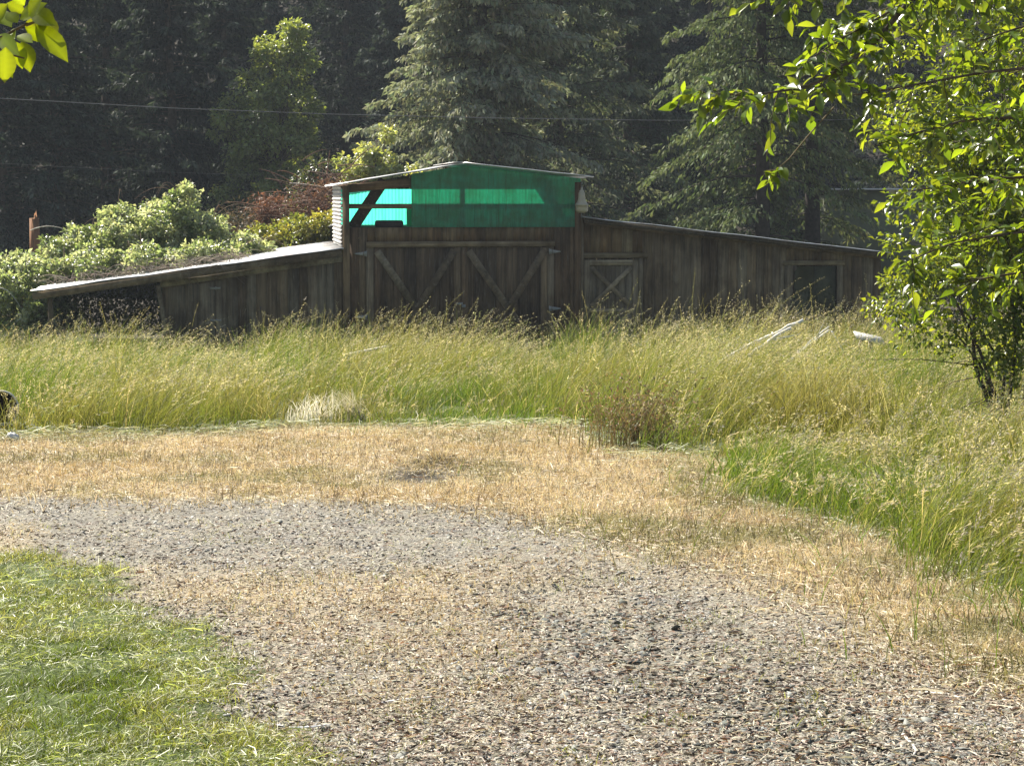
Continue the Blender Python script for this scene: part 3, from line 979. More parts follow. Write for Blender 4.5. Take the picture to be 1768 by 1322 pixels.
m = leafy(63, [(0, 0, 3.6, .9, .8, .9), (-.5, 0, 2.8, .9, .8, .9)], 60, .3, 90, .13, [(.07, .09, .05), (.09, .11, .06)], ([(0, 0, -.1), (0, 0, 1.8), (0, 0, 3.6)], .06))
put_leafy(m, 'leafy_shrub', 'dull grey green shrub left of the pale sapling beyond the brush pile', x, y, 'shrub')


# brambles over the left lean to
def cane(mb, p0, p1, hgt, r, col, rng):
    t = np.linspace(0, 1, 8)[:, None]
    P = np.array(p0) * (1 - t) + np.array(p1) * t
    P[:, 2] += (4 * t * (1 - t))[:, 0] * hgt
    mb.tube(P, np.linspace(r, r * .4, 8), 4, col, False)


def build_bramble():
    rng = np.random.default_rng(71)
    g = float(zg(-8.5, 42.5))
    ox, oy = -8.5, 42.5
    cols = [(.24, .28, .15), (.34, .37, .24), (.16, .20, .09), (.44, .46, .35)]

    def W(px, py, Y, rx, ry, rz):
        q = at(px, py, Y) - np.array([ox, oy, g])
        return (q[0], q[1], q[2], rx, ry, rz)
    blobs = [W(300, 390, 44, 1.0, 1.2, .62), (W(225, 420, 44, 1.25, 1.4, .60)), W(355, 415, 44, 1.1, 1.3, .52), W(155, 435, 43.5, 1.0, 1.3, .58), W(90, 465, 43, 1.0, 1.3, .62), W(270, 442, 42.0, 1.3, .8, .2), W(170, 458, 41.9, 1.1, .8, .2), W(360, 434, 42.2, .8, .7, .18), W(325, 345, 44, .2, .3, .3), W(262, 372, 44, .22, .3, .26), W(190, 385, 44, .18, .3, .3), W(118, 432, 43.4, .2, .3, .28), W(372, 378, 44, .22, .3, .2),
             W(30, 500, 42.5, 1.0, 1.4, .75), W(-40, 520, 42.5, 1.0, 1.4, .8), W(60, 540, 42.0, .8, .9, .6), W(400, 440, 44, .7, 1.0, .3), W(430, 432, 44, .5, .8, .25),
             W(310, 352, 44, .35, .5, .28), W(215, 372, 44, .3, .5, .26), W(150, 410, 43.5, .22, .4, .22)]
    m = leafy(72, blobs, 820, .20, 64, .10, cols, None, 2, .9)
    mb = m[0]
    for k in range(70):
        b = blobs[rng.integers(0, len(blobs))]
        p0 = np.array(b[:3]) + rng.normal(size=3) * np.array(b[3:6]) * .4
        p1 = p0 + np.array([rng.normal() * .5, rng.normal() * .3 - .1, rng.normal() * .12])
        cane(mb, p0, p1, .18 + .25 * rng.random(), .009, (.17, .12, .085), rng)
    arch = MB()
    q0 = at(52, 398, 43.6) - np.array([ox, oy, g]); q1 = at(124, 402, 43.6) - np.array([ox, oy, g])
    cane(arch, q0, q1, .12, .012, (.5, .47, .40), rng)
    arch2 = MB()
    q0 = at(-5, 497, 41.0) - np.array([ox, oy, g]); q1 = at(35, 530, 41.0) - np.array([ox, oy, g])
    cane(arch2, q0, q1, .12, .011, (.55, .53, .47), rng)
    t = put_leafy(m, 'bramble_thicket', 'big mound of sunlit brambles swallowing the low left roof of the barn', ox, oy, 'bramble', 'bramble', g, 'canes', 'foliage')
    arch.build('arching_cane', M['bark'], t, True)
    arch2.build('arching_cane', M['bark'], t, True)
    # hanging vines inside the open bay
    n = 5200
    px = 80 + 205 * rng.random(n); py = 480 + 95 * rng.random(n) ** .8
    Y = 41.6 + 3.0 * rng.random(n)
    P = np.array([at(a, b, c) for a, b, c in zip(px, py, Y)]) - np.array([ox, oy, g])
    lv = MB()
    d = unit(rng.normal(size=(n, 3)) + np.array([0, 0, -.5]))
    fold_leaves(lv, P, d, unit(rng.normal(size=(n, 3)) + np.array([0, -.4, .5])), .06 + .05 * rng.random(n), .04 + .03 * rng.random(n), jit((.075, .095, .035), n, rng, .4, .1), rng, 2, [0, 1, 0])
    lv.build('hanging_vines', M['leaf'], t)
    # dead thatch and runners on the roof edge
    dm = MB()
    for k in range(300):
        px = 90 + 330 * rng.random()
        py = 505 - (px - 62) * .141 - 11 * rng.random() - 5
        a = at(px, py, 40.5 + 1.4 * rng.random()) - np.array([ox, oy, g])
        e = a + np.array([rng.normal() * .35, rng.normal() * .25, rng.normal() * .08])
        cane(dm, a, e, .05 + .07 * rng.random(), .006, jit((.26, .215, .17), 1, rng, .5)[0], rng)
    for k in range(26):
        px = 200 + 180 * rng.random()
        py = 505 - (px - 62) * .141 + 2
        a = at(px, py - 6, 40.0) - np.array([ox, oy, g])
        e = at(px + rng.normal() * 25, py + 6 + 22 * rng.random(), 39.9) - np.array([ox, oy, g])
        cane(dm, a, e, .04, .006, (.16, .13, .10), rng)
    dm.build('dead_runners', M['twig'], t)


build_bramble()

x, y = X(520, 46.5), 46.5
g = float(zg(x, y))
q = lambda px, py, Y: at(px, py, Y) - np.array([x, y, g])
bl = [tuple(q(a, b, 46.5)) + (c, .7, d) for a, b, c, d in ((460, 412, .55, .28), (520, 398, .6, .32), (570, 392, .45, .4), (575, 420, .4, .3), (430, 432, .4, .2), (500, 425, .8, .3))]
m = leafy(73, bl, 150, .2, 60, .10, [(.30, .28, .08), (.27, .27, .09), (.20, .23, .08)], None, 2, .8)
for k in range(40):
    b = bl[k % len(bl)]
    cane(m[0], (b[0], b[1], 0), (b[0] + RNG.normal() * .4, b[1] + RNG.normal() * .3, b[2] + .1), .1, .012, (.15, .11, .08), RNG)
put_leafy(m, 'yellow_shrub', 'yellow green shrub tucked against the corrugated side of the tall barn bay', x, y, 'shrub', 'leaf', g, 'stems', 'foliage')


def build_brush_pile():
    rng = np.random.default_rng(75)
    Y = 49.0
    x0 = X(520, Y); g = float(zg(x0, Y))
    t = thing('brush_pile', 'heap of dead rust brown branches behind the low left roof', 'brush pile', (x0, Y, g))
    o3 = np.array([x0, Y, g])
    wood = MB(); fol = MB()
    cl = [(545, 340, .5), (520, 355, .55), (570, 350, .5), (500, 372, .4), (585, 330, .35), (470, 375, .3)]
    for k in range(230):
        cx, cy, r = cl[rng.integers(0, len(cl))]
        p = at(cx, cy, Y + rng.normal() * .5) - o3 + rng.normal(size=3) * r * .55
        d = unit(np.array([rng.normal() * 1.2, rng.normal() * .7, rng.normal() * .45])) * (.35 + .8 * rng.random())
        cane(wood, p, p + d, .06, .008 + .012 * rng.random(), jit((.17, .10, .07), 1, rng, .5)[0], rng)
    cane(wood, at(500, 317, 48.6) - o3, at(590, 330, 48.6) - o3, .03, .03, (.28, .24, .20), rng)
    cane(wood, at(519, 312, 48.6) - o3, at(524, 322, 48.6) - o3, .02, .012, (.28, .24, .20), rng)
    cane(wood, at(553, 300, 48.8) - o3, at(556, 345, 48.8) - o3, .02, .016, (.12, .09, .07), rng)
    cane(wood, at(440, 374, 48.8) - o3, at(470, 350, 48.8) - o3, .02, .012, (.3, .2, .14), rng)
    for k in range(40):                                   # heap carried down to the ground
        p = np.array([rng.normal() * 1.3, rng.normal() * .6, 0.0])
        e = np.array([p[0] * .5 + rng.normal() * .3, rng.normal() * .4, 2.0 + rng.random() * .8])
        cane(wood, p, e, .05, .03, (.13, .09, .065), rng)
    n = 5200
    cc = [(465, 352, .32, (.24, .125, .08)), (462, 372, .2, (.22, .115, .075)), (545, 350, .5, (.19, .10, .065)), (430, 392, .6, (.15, .115, .075)), (395, 395, .6, (.12, .10, .06)), (575, 325, .3, (.2, .12, .08))]
    for cx, cy, r, c in cc:
        n = 800
        p = at(cx, cy, 48.7) - o3 + rng.normal(size=(n, 3)) * r * np.array([.75, .6, .42])
        d = unit(rng.normal(size=(n, 3)) + np.array([0, 0, -.7]))
        flakes(fol, p, d, .06 + .10 * rng.random(n), .015 + .02 * rng.random(n), jit(c, n, rng, .4), rng)
    wood.build('dead_branches', M['twig'], t)
    fol.build('dead_foliage', M['straw'], t)


build_brush_pile()

# broken orange snag
mb = MB()
x, y = X(62, 56), 56
g = float(zg(x, y))
rng = np.random.default_rng(3)
n = 10
th = np.arange(n) / n * 2 * math.pi
top = at(62, 348, 56)[2] - g
rows = []
for k, zf in enumerate((0, .3, .6, .85)):
    rows.append(np.stack([.14 * (1.2 - .25 * zf) * np.cos(th), .14 * (1.2 - .25 * zf) * np.sin(th), np.full(n, top * zf)], -1))
rows.append(np.stack([.11 * np.cos(th), .11 * np.sin(th), top * (.72 + .28 * rng.random(n) ** 1.5)], -1))
i = np.arange(4)[:, None] * n; j = np.arange(n)[None]; j2 = (j + 1) % n
mb.add(np.concatenate(rows), [np.stack([i + j, i + j2, i + n + j2, i + n + j], -1).reshape(-1, 4), (np.arange(n) + 4 * n)[None]], (.25, .135, .08))
o = mb.build('broken_snag', M['snag'], loc=(x, y, g))
tag(o, 'broken orange brown dead tree stump standing against the dark forest at far left', 'tree stump')


# ------------------------------------------------------------------ the barn
def build_barn():
    rng = np.random.default_rng(81)
    barn = thing('barn', 'old weathered wooden barn with green translucent gable and two low lean to wings', 'barn', BARN_O, BARN_A)
    BASE = [(.135, .105, .078), (.165, .135, .105), (.11, .082, .056), (.15, .115, .08), (.185, .16, .13)]
    BROWN = [(.125, .083, .054), (.145, .10, .066), (.10, .066, .043), (.155, .115, .08)]
    GREY = [(.15, .13, .105), (.175, .155, .13), (.13, .11, .085)]

    def pick(p):
        return np.array(p[rng.integers(0, len(p))]) * (.82 + .36 * rng.random())

    def boards(mb, u0, u1, zb, zt, v, pal, w=.19, th=.024, gap=.006):
        """Upright boards between u0 and u1; zb, zt give bottom and top at u."""
        u = u0
        while u < u1 - .02:
            e = min(u + w * (.85 + .35 * rng.random()), u1)
            if u1 - e < .06:
                e = u1
            f = v + rng.random() * .008
            a, b = u + gap / 2, e - gap / 2
            c = pick(pal)
            lo = zb + (rng.random() * .05 if zb < .2 else 0)
            mb.hexa([(a, f, lo), (b, f, lo), (b, f + th, lo), (a, f + th, lo), (a, f, zt(a)), (b, f, zt(b)), (b, f + th, zt(b)), (a, f + th, zt(a))], c)
            u = e

    zl = lambda u: 2.10 + (u + 2.44) * .1375          # top of left wing front wall (under its fascia)
    zr = lambda u: 2.70 - (u - 2.48) * .117           # top of right wing front wall
    zc = lambda u: 3.86 - abs(u) * (.165 if u < 0 else .105)
    D = 6.4
    DM = 3.7                     # the tall bay stops short of the rear wall
    # --- front walls
    w = MB()
    boards(w, -2.36, -2.0, -.15, lambda u: 2.585, .0, BROWN)
    boards(w, 1.9, 2.34, -.15, lambda u: 2.585, .0, BROWN)
    boards(w, -2.0, 1.9, 2.30, lambda u: 2.585, .0, BROWN, .15)
    w.build('bay_wall', M['wood_v'], barn)
    w = MB()
    boards(w, -6.16, -2.5, -.15, lambda u: zl(u) - .13, .02, GREY + BASE)
    w.build('left_wing_wall', M['wood_v'], barn)
    w = MB()
    boards(w, 2.48, 3.80, 2.05, zr, .03, BROWN + BASE, .2)
    boards(w, 3.80, 6.92, -.15, zr, .03, BASE, .2)
    boards(w, 6.92, 8.16, 1.86, zr, .03, BASE, .2)
    boards(w, 6.92, 8.16, -.15, lambda u: .55, .03, BASE, .2)
    boards(w, 8.16, 9.0, -.15, zr, .03, BASE, .2)
    w.build('right_wing_wall', M['wood_v'], barn)
    # --- rear, end and partition walls
    w = MB()
    boards(w, -6.2, -2.45, -.15, lambda u: zl(u) - .02, D, BASE)
    boards(w, -2.45, 2.45, -.15, lambda u: 2.58, D, BASE)
    boards(w, 2.45, 9.0, -.15, lambda u: zr(u) - .02, D, BASE)
    w.build('rear_wall', M['wood_v'], barn)
    for u in (9.0, -6.18):
        w = MB()
        k = .05
        while k < D - .05:
            h = (zr(9) if u > 0 else zl(-6.2)) - .04
            e = min(k + .2, D - .03)
            w.box(u, u + .024, k + .003, e - .003, -.15, h, pick(BASE))
            k = e
        w.build('end_wall', M['wood_v'], barn)
    # --- loft floor keeps the ground storey dark
    w = MB()
    w.box(-2.33, 2.33, .06, DM - .03, 2.50, 2.575, (.10, .07, .045))
    w.build('loft_floor', M['wood_h'], barn)
    # --- posts
    for a, b, v0, v1, h in ((-2.50, -2.36, -.05, .09, 3.44), (2.34, 2.47, -.05, .09, 3.52), (-2.50, -2.36, DM - .1, DM + .03, 3.44), (2.34, 2.47, DM - .1, DM + .03, 3.52)):
        w = MB(); w.box(a, b, v0, v1, -.2, h, pick(BROWN) * 1.1)
        w.build('corner_post', M['wood_v'], barn)
    for v0 in (.0, 3.0, 6.2):
        w = MB(); w.box(-8.47, -8.37, v0, v0 + .1, -.2, 1.16, (.13, .105, .08))
        w.build('lean_to_post', M['wood_v'], barn)
    # --- gable framing
    w = MB(); w.box(-1.04, 2.30, 1.6, 1.604, 2.58, 2.99); w.build('loose_green_sheet', M['panel_rear'], barn)
    w = MB(); w.box(-2.36, 2.34, .02, .10, 2.975, 3.065, (.19, .155, .11)); w.build('loft_rail', M['wood_h'], barn)
    w = MB(); w.box(-.045, .045, .10, .19, 2.575, 3.83, (.075, .055, .04)); w.build('king_post', M['wood_v'], barn)
    w = MB(); w.box(-2.36, 2.34, DM - .14, DM - .05, 2.98, 3.06, (.10, .075, .05)); w.build('rear_rail', M['wood_h'], barn)
    for s0, s1 in (((-2.28, .24, 2.58), (-1.62, .24, 3.56)), ((2.2, .24, 2.58), (1.55, .24, 3.6))):
        w = MB(); w.beam(s0, s1, .23, .06, (0, 1, 0), (.045, .033, .025)); w.build('gable_brace', M['wood_b'], barn)
    w = MB(); w.beam((-2.38, .03, 3.385), (-1.10, .03, 3.385 + 1.28 * .10), .05, .17, (0, 0, 1), (.15, .10, .068)); w.build('gable_header', M['wood_h'], barn)

    # --- corrugated sheets
    def sheet(name, p, S, B, nS, waves, amp, mat, along='B', solid=.004, rag=0):
        """Patch p + s*S + b*B with waves counted along B."""
        p = np.array(p, float); S = np.array(S, float); B = np.array(B, float)
        nb = waves * 6
        s = np.linspace(0, 1, nS + 1)[:, None]; b = np.linspace(0, 1, nb + 1)[None]
        nrm = unit(np.cross(S, B))
        off = amp * np.sin(b * waves * 2 * math.pi) + rag * (vn(s * 7, b * 9, 1.0) - .5) * 2
        V = p + s[..., None] * S + b[..., None] * B + off[..., None] * nrm
        i = np.arange(nS)[:, None] * (nb + 1); j = np.arange(nb)[None]
        F = np.stack([i + j, i + j + 1, i + nb + 1 + j + 1, i + nb + 1 + j], -1).reshape(-1, 4)
        mb = MB(); mb.add(V.reshape(-1, 3), F)
        o = mb.build(name, mat, barn, True)
        sm = o.modifiers.new('thickness', 'SOLIDIFY'); sm.thickness = solid; sm.offset = 0
        return o

    fv, bv = -.30, D + .3
    Lr = bv - fv
    sheet('bay_roof', (-2.68, fv, 3.455), (2.68, 0, .455), (0, DM + .55, 0), 6, 54, .012, M['galv'], rag=.012)
    sheet('bay_roof', (.0, fv, 3.91), (2.70, 0, -.275), (0, DM + .55, 0), 6, 54, .012, M['galv'], rag=.012)
    sheet('left_wing_roof', (-8.78, fv, 1.325), (6.28, 0, .855), (0, Lr, 0), 14, 60, .014, M['galv'], rag=.02)
    sheet('right_wing_roof', (2.47, fv, 2.795), (6.70, 0, -.765), (0, Lr, 0), 14, 60, .012, M['galv'], rag=.015)
    w = MB(); w.beam((-.12, fv - .02, 3.925), (-.12, DM + .26, 3.925), .22, .012, (0, 0, 1)); w.build('ridge_cap', M['galv'], barn)
    # side walls of the tall bay, corrugations level
    sheet('bay_side_sheet', (-2.52, .02, 2.20), (0, DM - .04, 0), (0, 0, 1.24), 4, 15, .016, M['dull_galv'])
    sheet('bay_side_sheet', (2.50, .02, 2.80), (0, DM - .04, 0), (0, 0, .76), 4, 10, .016, M['galv'])

    # green fibreglass
    def panel(name, u0, u1, v, mat, ztop=9.0):
        n = int((u1 - u0) / .0127)
        u = np.linspace(u0, u1, n + 1)
        off = .005 * np.sin(u / .076 * 2 * math.pi)
        zt = np.array([zc(a) for a in u])
        zt = np.minimum(zt, ztop)
        rows = [np.stack([u, v + off, 2.59 + (zt - 2.59) * f], -1) for f in (0, .33, .66, 1)]
        i = np.arange(3)[:, None] * (n + 1); j = np.arange(n)[None]
        F = np.stack([i + j, i + j + 1, i + n + 1 + j + 1, i + n + 1 + j], -1).reshape(-1, 4)
        mb = MB(); mb.add(np.concatenate(rows), F)
        return mb.build(name, mat, barn, True)

    panel('gable_panel', -1.08, 2.46, -.03, M['panel_front'])
    panel('rear_gable_panel', -2.36, 2.34, DM + .03, M['panel_rear'], 3.40)
    w = MB()
    boards(w, -2.36, 2.34, 3.385, lambda u: zc(u) - .03, DM - .04, BASE, .3)
    w.build('rear_gable_boards', M['wood_v'], barn)
    sheet('rear_bay_roof', (-2.55, DM + .06, 2.60), (0, D + .2 - DM, -.12), (5.1, 0, 0), 6, 66, .012, M['galv'], rag=.01)

    # --- fascias and trim
    w = MB(); w.beam((-8.74, fv + .06, 1.232), (-2.53, fv + .06, 2.087), .035, .15, (0, 0, 1), (.14, .115, .09)); w.build('fascia', M['wood_b'], barn)
    w = MB(); w.beam((2.50, fv + .05, 2.733), (9.12, fv + .05, 1.977), .03, .085, (0, 0, 1), (.055, .045, .036)); w.build('fascia', M['wood_b'], barn)
    w = MB(); w.beam((-6.22, .0, zl(-6.22) - .145), (-2.50, .0, zl(-2.5) - .145), .03, .12, (0, 0, 1), (.21, .19, .155)); w.build('wall_plate', M['wood_b'], barn)
    w = MB(); w.beam((2.50, .01, zr(2.5) - .01), (9.0, .01, zr(9.0) - .01), .03, .08, (0, 0, 1), (.13, .10, .075)); w.build('wall_plate', M['wood_b'], barn)
    for a in (-8.4, -7.4, -6.5, -5.4, -4.4, -3.3):
        w = MB(); w.beam((a, fv + .1, zl(a) - .03), (a, D + .2, zl(a) - .03), .045, .09, (0, 0, 1), (.09, .07, .05)); w.build('rafter', M['wood_b'], barn)
    w = MB(); w.box(2.47, 2.53, -.035, .02, -.15, 2.78, (.165, .135, .105)); w.build('corner_trim', M['wood_v'], barn)
    # door header
    w = MB(); w.beam((-2.02, -.045, 2.235), (1.92, -.045, 2.245), .05, .115, (0, 0, 1), (.19, .155, .12)); w.build('door_header', M['wood_h'], barn)
    for a, b in ((-2.02, -1.87), (1.76, 1.90)):
        w = MB(); w.box(a, b, -.05, -.002, -.1, 2.178, (.20, .165, .13)); w.build('door_jamb', M['wood_v'], barn)

    def barn_door(u0, u1, braces, hinges, hs):
        mb = MB()
        boards(mb, u0, u1, .02, lambda u: 2.165, -.035, [(.085, .06, .042), (.10, .072, .05), (.075, .055, .04)], .24)
        d = mb.build('barn_door', M['wood_v'], barn)
        for a, b, z0, z1, m_ in ((u0, u0 + .13, .02, 2.165, 'wood_v'), (u1 - .13, u1, .02, 2.165, 'wood_v')):
            q_ = MB(); q_.box(a, b, -.062, -.0352, z0, z1, pick(BROWN)); q_.build('stile', M[m_], d)
        for k, (p0, p1) in enumerate(braces):
            q_ = MB(); q_.beam((p0[0], -.075 - .03 * k, p0[1]), (p1[0], -.075 - .03 * k, p1[1]), .15, .026, (0, 1, 0), pick(BASE) * .9)
            V = q_
            V.build('brace', M['wood_b'], d)
        for z in hinges:
            q_ = MB()
            v = -.068
            q_.hexa([(hs[0], v - .008, z - .05), (hs[0] + hs[1] * .05, v - .008, z - .05), (hs[0] + hs[1] * .05, v, z - .05), (hs[0], v, z - .05),
                     (hs[0], v - .008, z + .05), (hs[0] + hs[1] * .05, v - .008, z + .05), (hs[0] + hs[1] * .05, v, z + .05), (hs[0], v, z + .05)])
            a, b = hs[0] + hs[1] * .06, hs[0] + hs[1] * .24
            q_.hexa([(a, v - .006, z - .04), (b, v - .006, z - .012), (b, v, z - .012), (a, v, z - .04), (a, v - .006, z + .04), (b, v - .006, z + .012), (b, v, z + .012), (a, v, z + .04)])
            q_.tube([(hs[0], v - .01, z - .06), (hs[0], v - .01, z + .06)], .012, 8)
            q_.build('hinge', M['hinge'], d)
        return d

    d1 = barn_door(-1.86, -.07, [((-1.80, 2.10), (-1.00, .92)), ((-.20, 2.12), (-1.20, .55))], (2.05, .75), (-2.02, -1))
    d2 = barn_door(-.05, 1.75, [((.10, 2.10), (1.20, .52)), ((1.70, 2.12), (.68, .50))], (2.08, .89), (1.80, 1))
    w = MB(); w.box(-.17, -.02, -.085, -.064, .99, 1.03); w.box(-.045, .03, -.092, -.064, .93, .99); w.tube([(-.03, -.1, .99), (-.03, -.12, .95), (.0, -.12, .93), (.01, -.1, .97)], .008, 6)
    w.build('latch', M['hinge'], d1)

    # --- small cross braced door in the right wing
    mb = MB()
    boards(mb, 2.60, 3.66, .02, lambda u: 1.84, -.005, GREY, .2)
    sd_ = mb.build('side_door', M['wood_v'], barn)
    sd_['label'] = 'small cross braced door in the right wing'
    for a, b, z0, z1, mt in ((2.55, 2.66, .02, 1.90, 'wood_v'), (3.58, 3.70, .02, 1.90, 'wood_v'), (2.662, 3.578, 1.79, 1.90, 'wood_h'), (2.662, 3.578, .78, .88, 'wood_h')):
        q_ = MB(); q_.box(a, b, -.035, -.006, z0, z1, pick(GREY) * 1.45); q_.build('stile' if mt == 'wood_v' else 'rail', M[mt], sd_)
    for k, (p0, p1) in enumerate((((2.70, 1.74), (3.54, .93)), ((3.54, 1.74), (2.70, .93)), ((2.7, .05), (3.54, .74)))):
        q_ = MB(); q_.beam((p0[0], -.022 - .02 * (k == 1), p0[1]), (p1[0], -.022 - .02 * (k == 1), p1[1]), .095, .018, (0, 1, 0), pick(GREY) * 1.45); q_.build('brace', M['wood_b'], sd_)
    w = MB(); w.box(2.54, 3.90, -.02, .027, 1.935, 2.045, (.145, .12, .09)); w.build('side_door_header', M['wood_h'], barn)
    w = MB(); w.box(3.715, 3.80, -.01, .027, -.1, 1.93, (.16, .135, .105)); w.build('side_door_jamb', M['wood_v'], barn)

    # --- low plank door in the left wing with two hinges
    mb = MB()
    boards(mb, -6.06, -5.12, .02, lambda u: zl(u) - .24, -.008, GREY, .3)
    ld = mb.build('plank_door', M['wood_v'], barn)
    for z in (1.36, .70):
        q_ = MB(); q_.box(-5.22, -5.0, -.022, -.010, z - .02, z + .02); q_.tube([(-5.1, -.022, z - .035), (-5.1, -.022, z + .035)], .012, 6)
        q_.build('hinge', M['hinge'], ld)
    w = MB(); w.box(-5.11, -4.98, -.015, .015, -.1, zl(-5) - .24, (.185, .165, .135)); w.build('door_jamb', M['wood_v'], barn)
    w = MB(); w.beam((-6.26, -.01, 1.42), (-6.08, -.01, .1), .09, .03, (0, 1, 0), (.17, .15, .12)); w.build('leaning_trim', M['wood_b'], barn)
    w = MB(); w.tube([(-4.2, -.0, .95), (-4.19, -.05, .97), (-4.2, -.05, .88), (-4.2, 0, .86)], .012, 6); w.build('door_pull', M['iron'], barn)

    # --- window of the right wing
    wf = MB(); wf.box(6.84, 8.20, -.02, .028, 1.765, 1.86, (.19, .165, .13))
    win = wf.build('window', M['wood_h'], barn)
    for a, b in ((6.90, 7.06), (8.04, 8.16)):
        q_ = MB(); q_.box(a, b, -.012, .027, -.1 if a > 8 else .5, 1.763, (.17, .145, .115)); q_.build('frame', M['wood_v'], win)
    q_ = MB(); q_.box(7.06, 8.04, -.012, .027, .56, .66, (.16, .135, .105)); q_.build('sill', M['wood_h'], win)
    q_ = MB()
    e = [(7.075, .68), (7.10, .92), (7.085, 1.05), (7.13, 1.2), (7.10, 1.38), (7.15, 1.5), (7.12, 1.62), (7.2, 1.74), (7.55, 1.74), (7.55, .68)]
    ne = len(e)
    q_.add([(a, .06, z) for a, z in e] + [(a, .075, z) for a, z in e],
           [np.arange(ne)[None], np.arange(ne)[None, ::-1] + ne, np.array([[i, (i + 1) % ne, (i + 1) % ne + ne, i + ne] for i in range(ne)])])
    q_.box(7.56, 8.03, .065, .08, .68, 1.74)
    q_.build('pane', M['pane'], win)
    return barn


build_barn()


def bw(u, v, z):
    return (BARN_O[0] + u * BT[0] + v * BB[0], BARN_O[1] + u * BT[1] + v * BB[1], BARN_O[2] + z)


# yard light on the right corner of the bay
yl = thing('yard_light', 'yellowed dusk to dawn lamp hanging at the right corner of the green gable', 'outdoor lamp', bw(2.44, -.30, 2.88))
w = MB(); w.lathe([(.0, 0), (.06, .005), (.105, .02), (.128, .05), (.130, .10), (.128, .15), (.142, .155), (.142, .185), (.125, .19)], 20); w.build('refractor', M['cream'], yl, True)
w = MB(); w.lathe([(.125, .19), (.10, .225), (.075, .29), (.07, .36), (.066, .42), (.05, .43), (.045, .47), (.025, .475), (.022, .53), (.0, .535)], 20); w.build('housing', M['cream'], yl, True)
w = MB(); w.tube([(0, 0, .45), (.0, .12, .50), (0, .27, .45)], .014, 8); w.build('bracket', M['iron'], yl)

# tyre lying in the loft opening
t = thing('old_tyre', 'dark old tyre lying in the open left end of the loft', 'tyre', bw(-1.50, .55, 2.577))
w = MB(); w.lathe([(.17, .03), (.19, .0), (.27, .0), (.295, .03), (.30, .075), (.295, .12), (.27, .15), (.19, .15), (.17, .12), (.20, .075), (.17, .03)], 32); w.build('tread', M['rubber'], t, True)
w = MB(); w.lathe([(.168, .035), (.168, .115)], 24); w.build('inner_band', M['iron'], t, True)


# ------------------------------------------------------------------ shed behind, wires
x, y = X(1490, 66), 66
g = float(zg(x, y))
sh = thing('garden_shed', 'dull green shed with a white roof edge glimpsed between the right hand trees', 'shed', (x, y, g))
tz = at(1465, 323, 66)[2] - g
w = MB(); w.box(-1.2, 3.0, 0, 3, -.2, tz - .1); w.build('wall', M['shed'], sh)
w = MB(); w.box(-1.4, 3.2, -.25, 3.2, tz - .1, tz - .045); w.build('roof', M['white'], sh)

pts = [at(px, py, Y) for px, py, Y in ((-700, 120, 50), (0, 170, 52), (300, 187, 53), (560, 197, 54), (850, 204, 55), (1130, 208, 56), (1400, 208, 57), (1800, 200, 58), (2400, 178, 60))]
mb = MB(); mb.tube(pts, .009, 5)
tag(mb.build('overhead_wire', M['wire']), 'pale overhead wire crossing the dark forest high above the barn', 'wire')
pts = [at(px, py, Y) for px, py, Y in ((-700, 240, 58), (0, 282, 60), (280, 297, 60), (450, 303, 61), (700, 306, 62), (1130, 300, 63), (1800, 270, 66))]
mb = MB(); mb.tube(pts, .0025, 5)
tag(mb.build('overhead_wire', M['wire']), 'fainter lower wire strung just above the barn roof line', 'wire')


# ------------------------------------------------------------------ foreground leafy tree on the right
def polyline(P, step):
    P = np.asarray(P, float)
    seg = np.linalg.norm(np.diff(P, axis=0), axis=1)
    s = np.concatenate([[0], np.cumsum(seg)])
    u = np.arange(0, s[-1], step)
    return np.stack([np.interp(u, s, P[:, k]) for k in range(3)], -1)


def spray_leaves(mb, wood, limbs, rng, gap, tw, nl, ll, cols, twc, off, down=.25, bias=(0, 0, 0)):
    base, dirs, nrms, Ls, cs = [], [], [], [], []
    for P, tail in limbs:
        Q = polyline(P, gap)
        k0 = int(len(Q) * tail)
        for i in range(k0, len(Q)):
            ax = unit(Q[min(i + 1, len(Q) - 1)] - Q[max(i - 1, 0)])
            d = unit(ax * .7 + rng.normal(size=3) * .75 + np.array([0, 0, -down]) + np.array(bias))
            L = tw * (.4 + .9 * rng.random()) * (1 - .45 * i / len(Q))
            t = np.linspace(0, 1, 5)[:, None]
            C = Q[i] + d * L * t + np.array([0, 0, -.16 * L]) * t ** 2 + rng.normal(size=(5, 3)) * .006
            C[0] = Q[i]
            wood.tube(C - off, np.linspace(.0032, .0012, 5), 4, twc, False)
            n = max(3, int(nl * (.6 + .6 * rng.random())))
            u = np.linspace(.12, 1, n)
            for q, uu in enumerate(u):
                p = np.array([np.interp(uu, t[:, 0], C[:, k]) for k in range(3)])
                sgn = 1 if q % 2 else -1
                sd = unit(np.cross(d, (0, 0, 1.0))) * sgn
                dd = d * .55 + sd * .8 * (1 - .6 * uu) + rng.normal(size=3) * .3 + np.array([0, 0, -.08])
                base.append(p); dirs.append(dd)
                nrms.append(np.array([0, 0, 1.0]) + rng.normal(size=3) * .45)
                Ls.append(ll * (.35 + .85 * rng.random()))
                cs.append(cols[rng.integers(0, len(cols))])
    n = len(base)
    Ls = np.array(Ls)
    c = np.array(cs) * (1 + (rng.random((n, 1)) - .5) * .9)
    fold_leaves(mb, np.array(base) - off, np.array(dirs), unit(np.array(nrms)), Ls, Ls * (.42 + .12 * rng.random(n)), c, rng, 4, [.04, .72, 1.0, .62, 0.0], .22, .22)
    return n


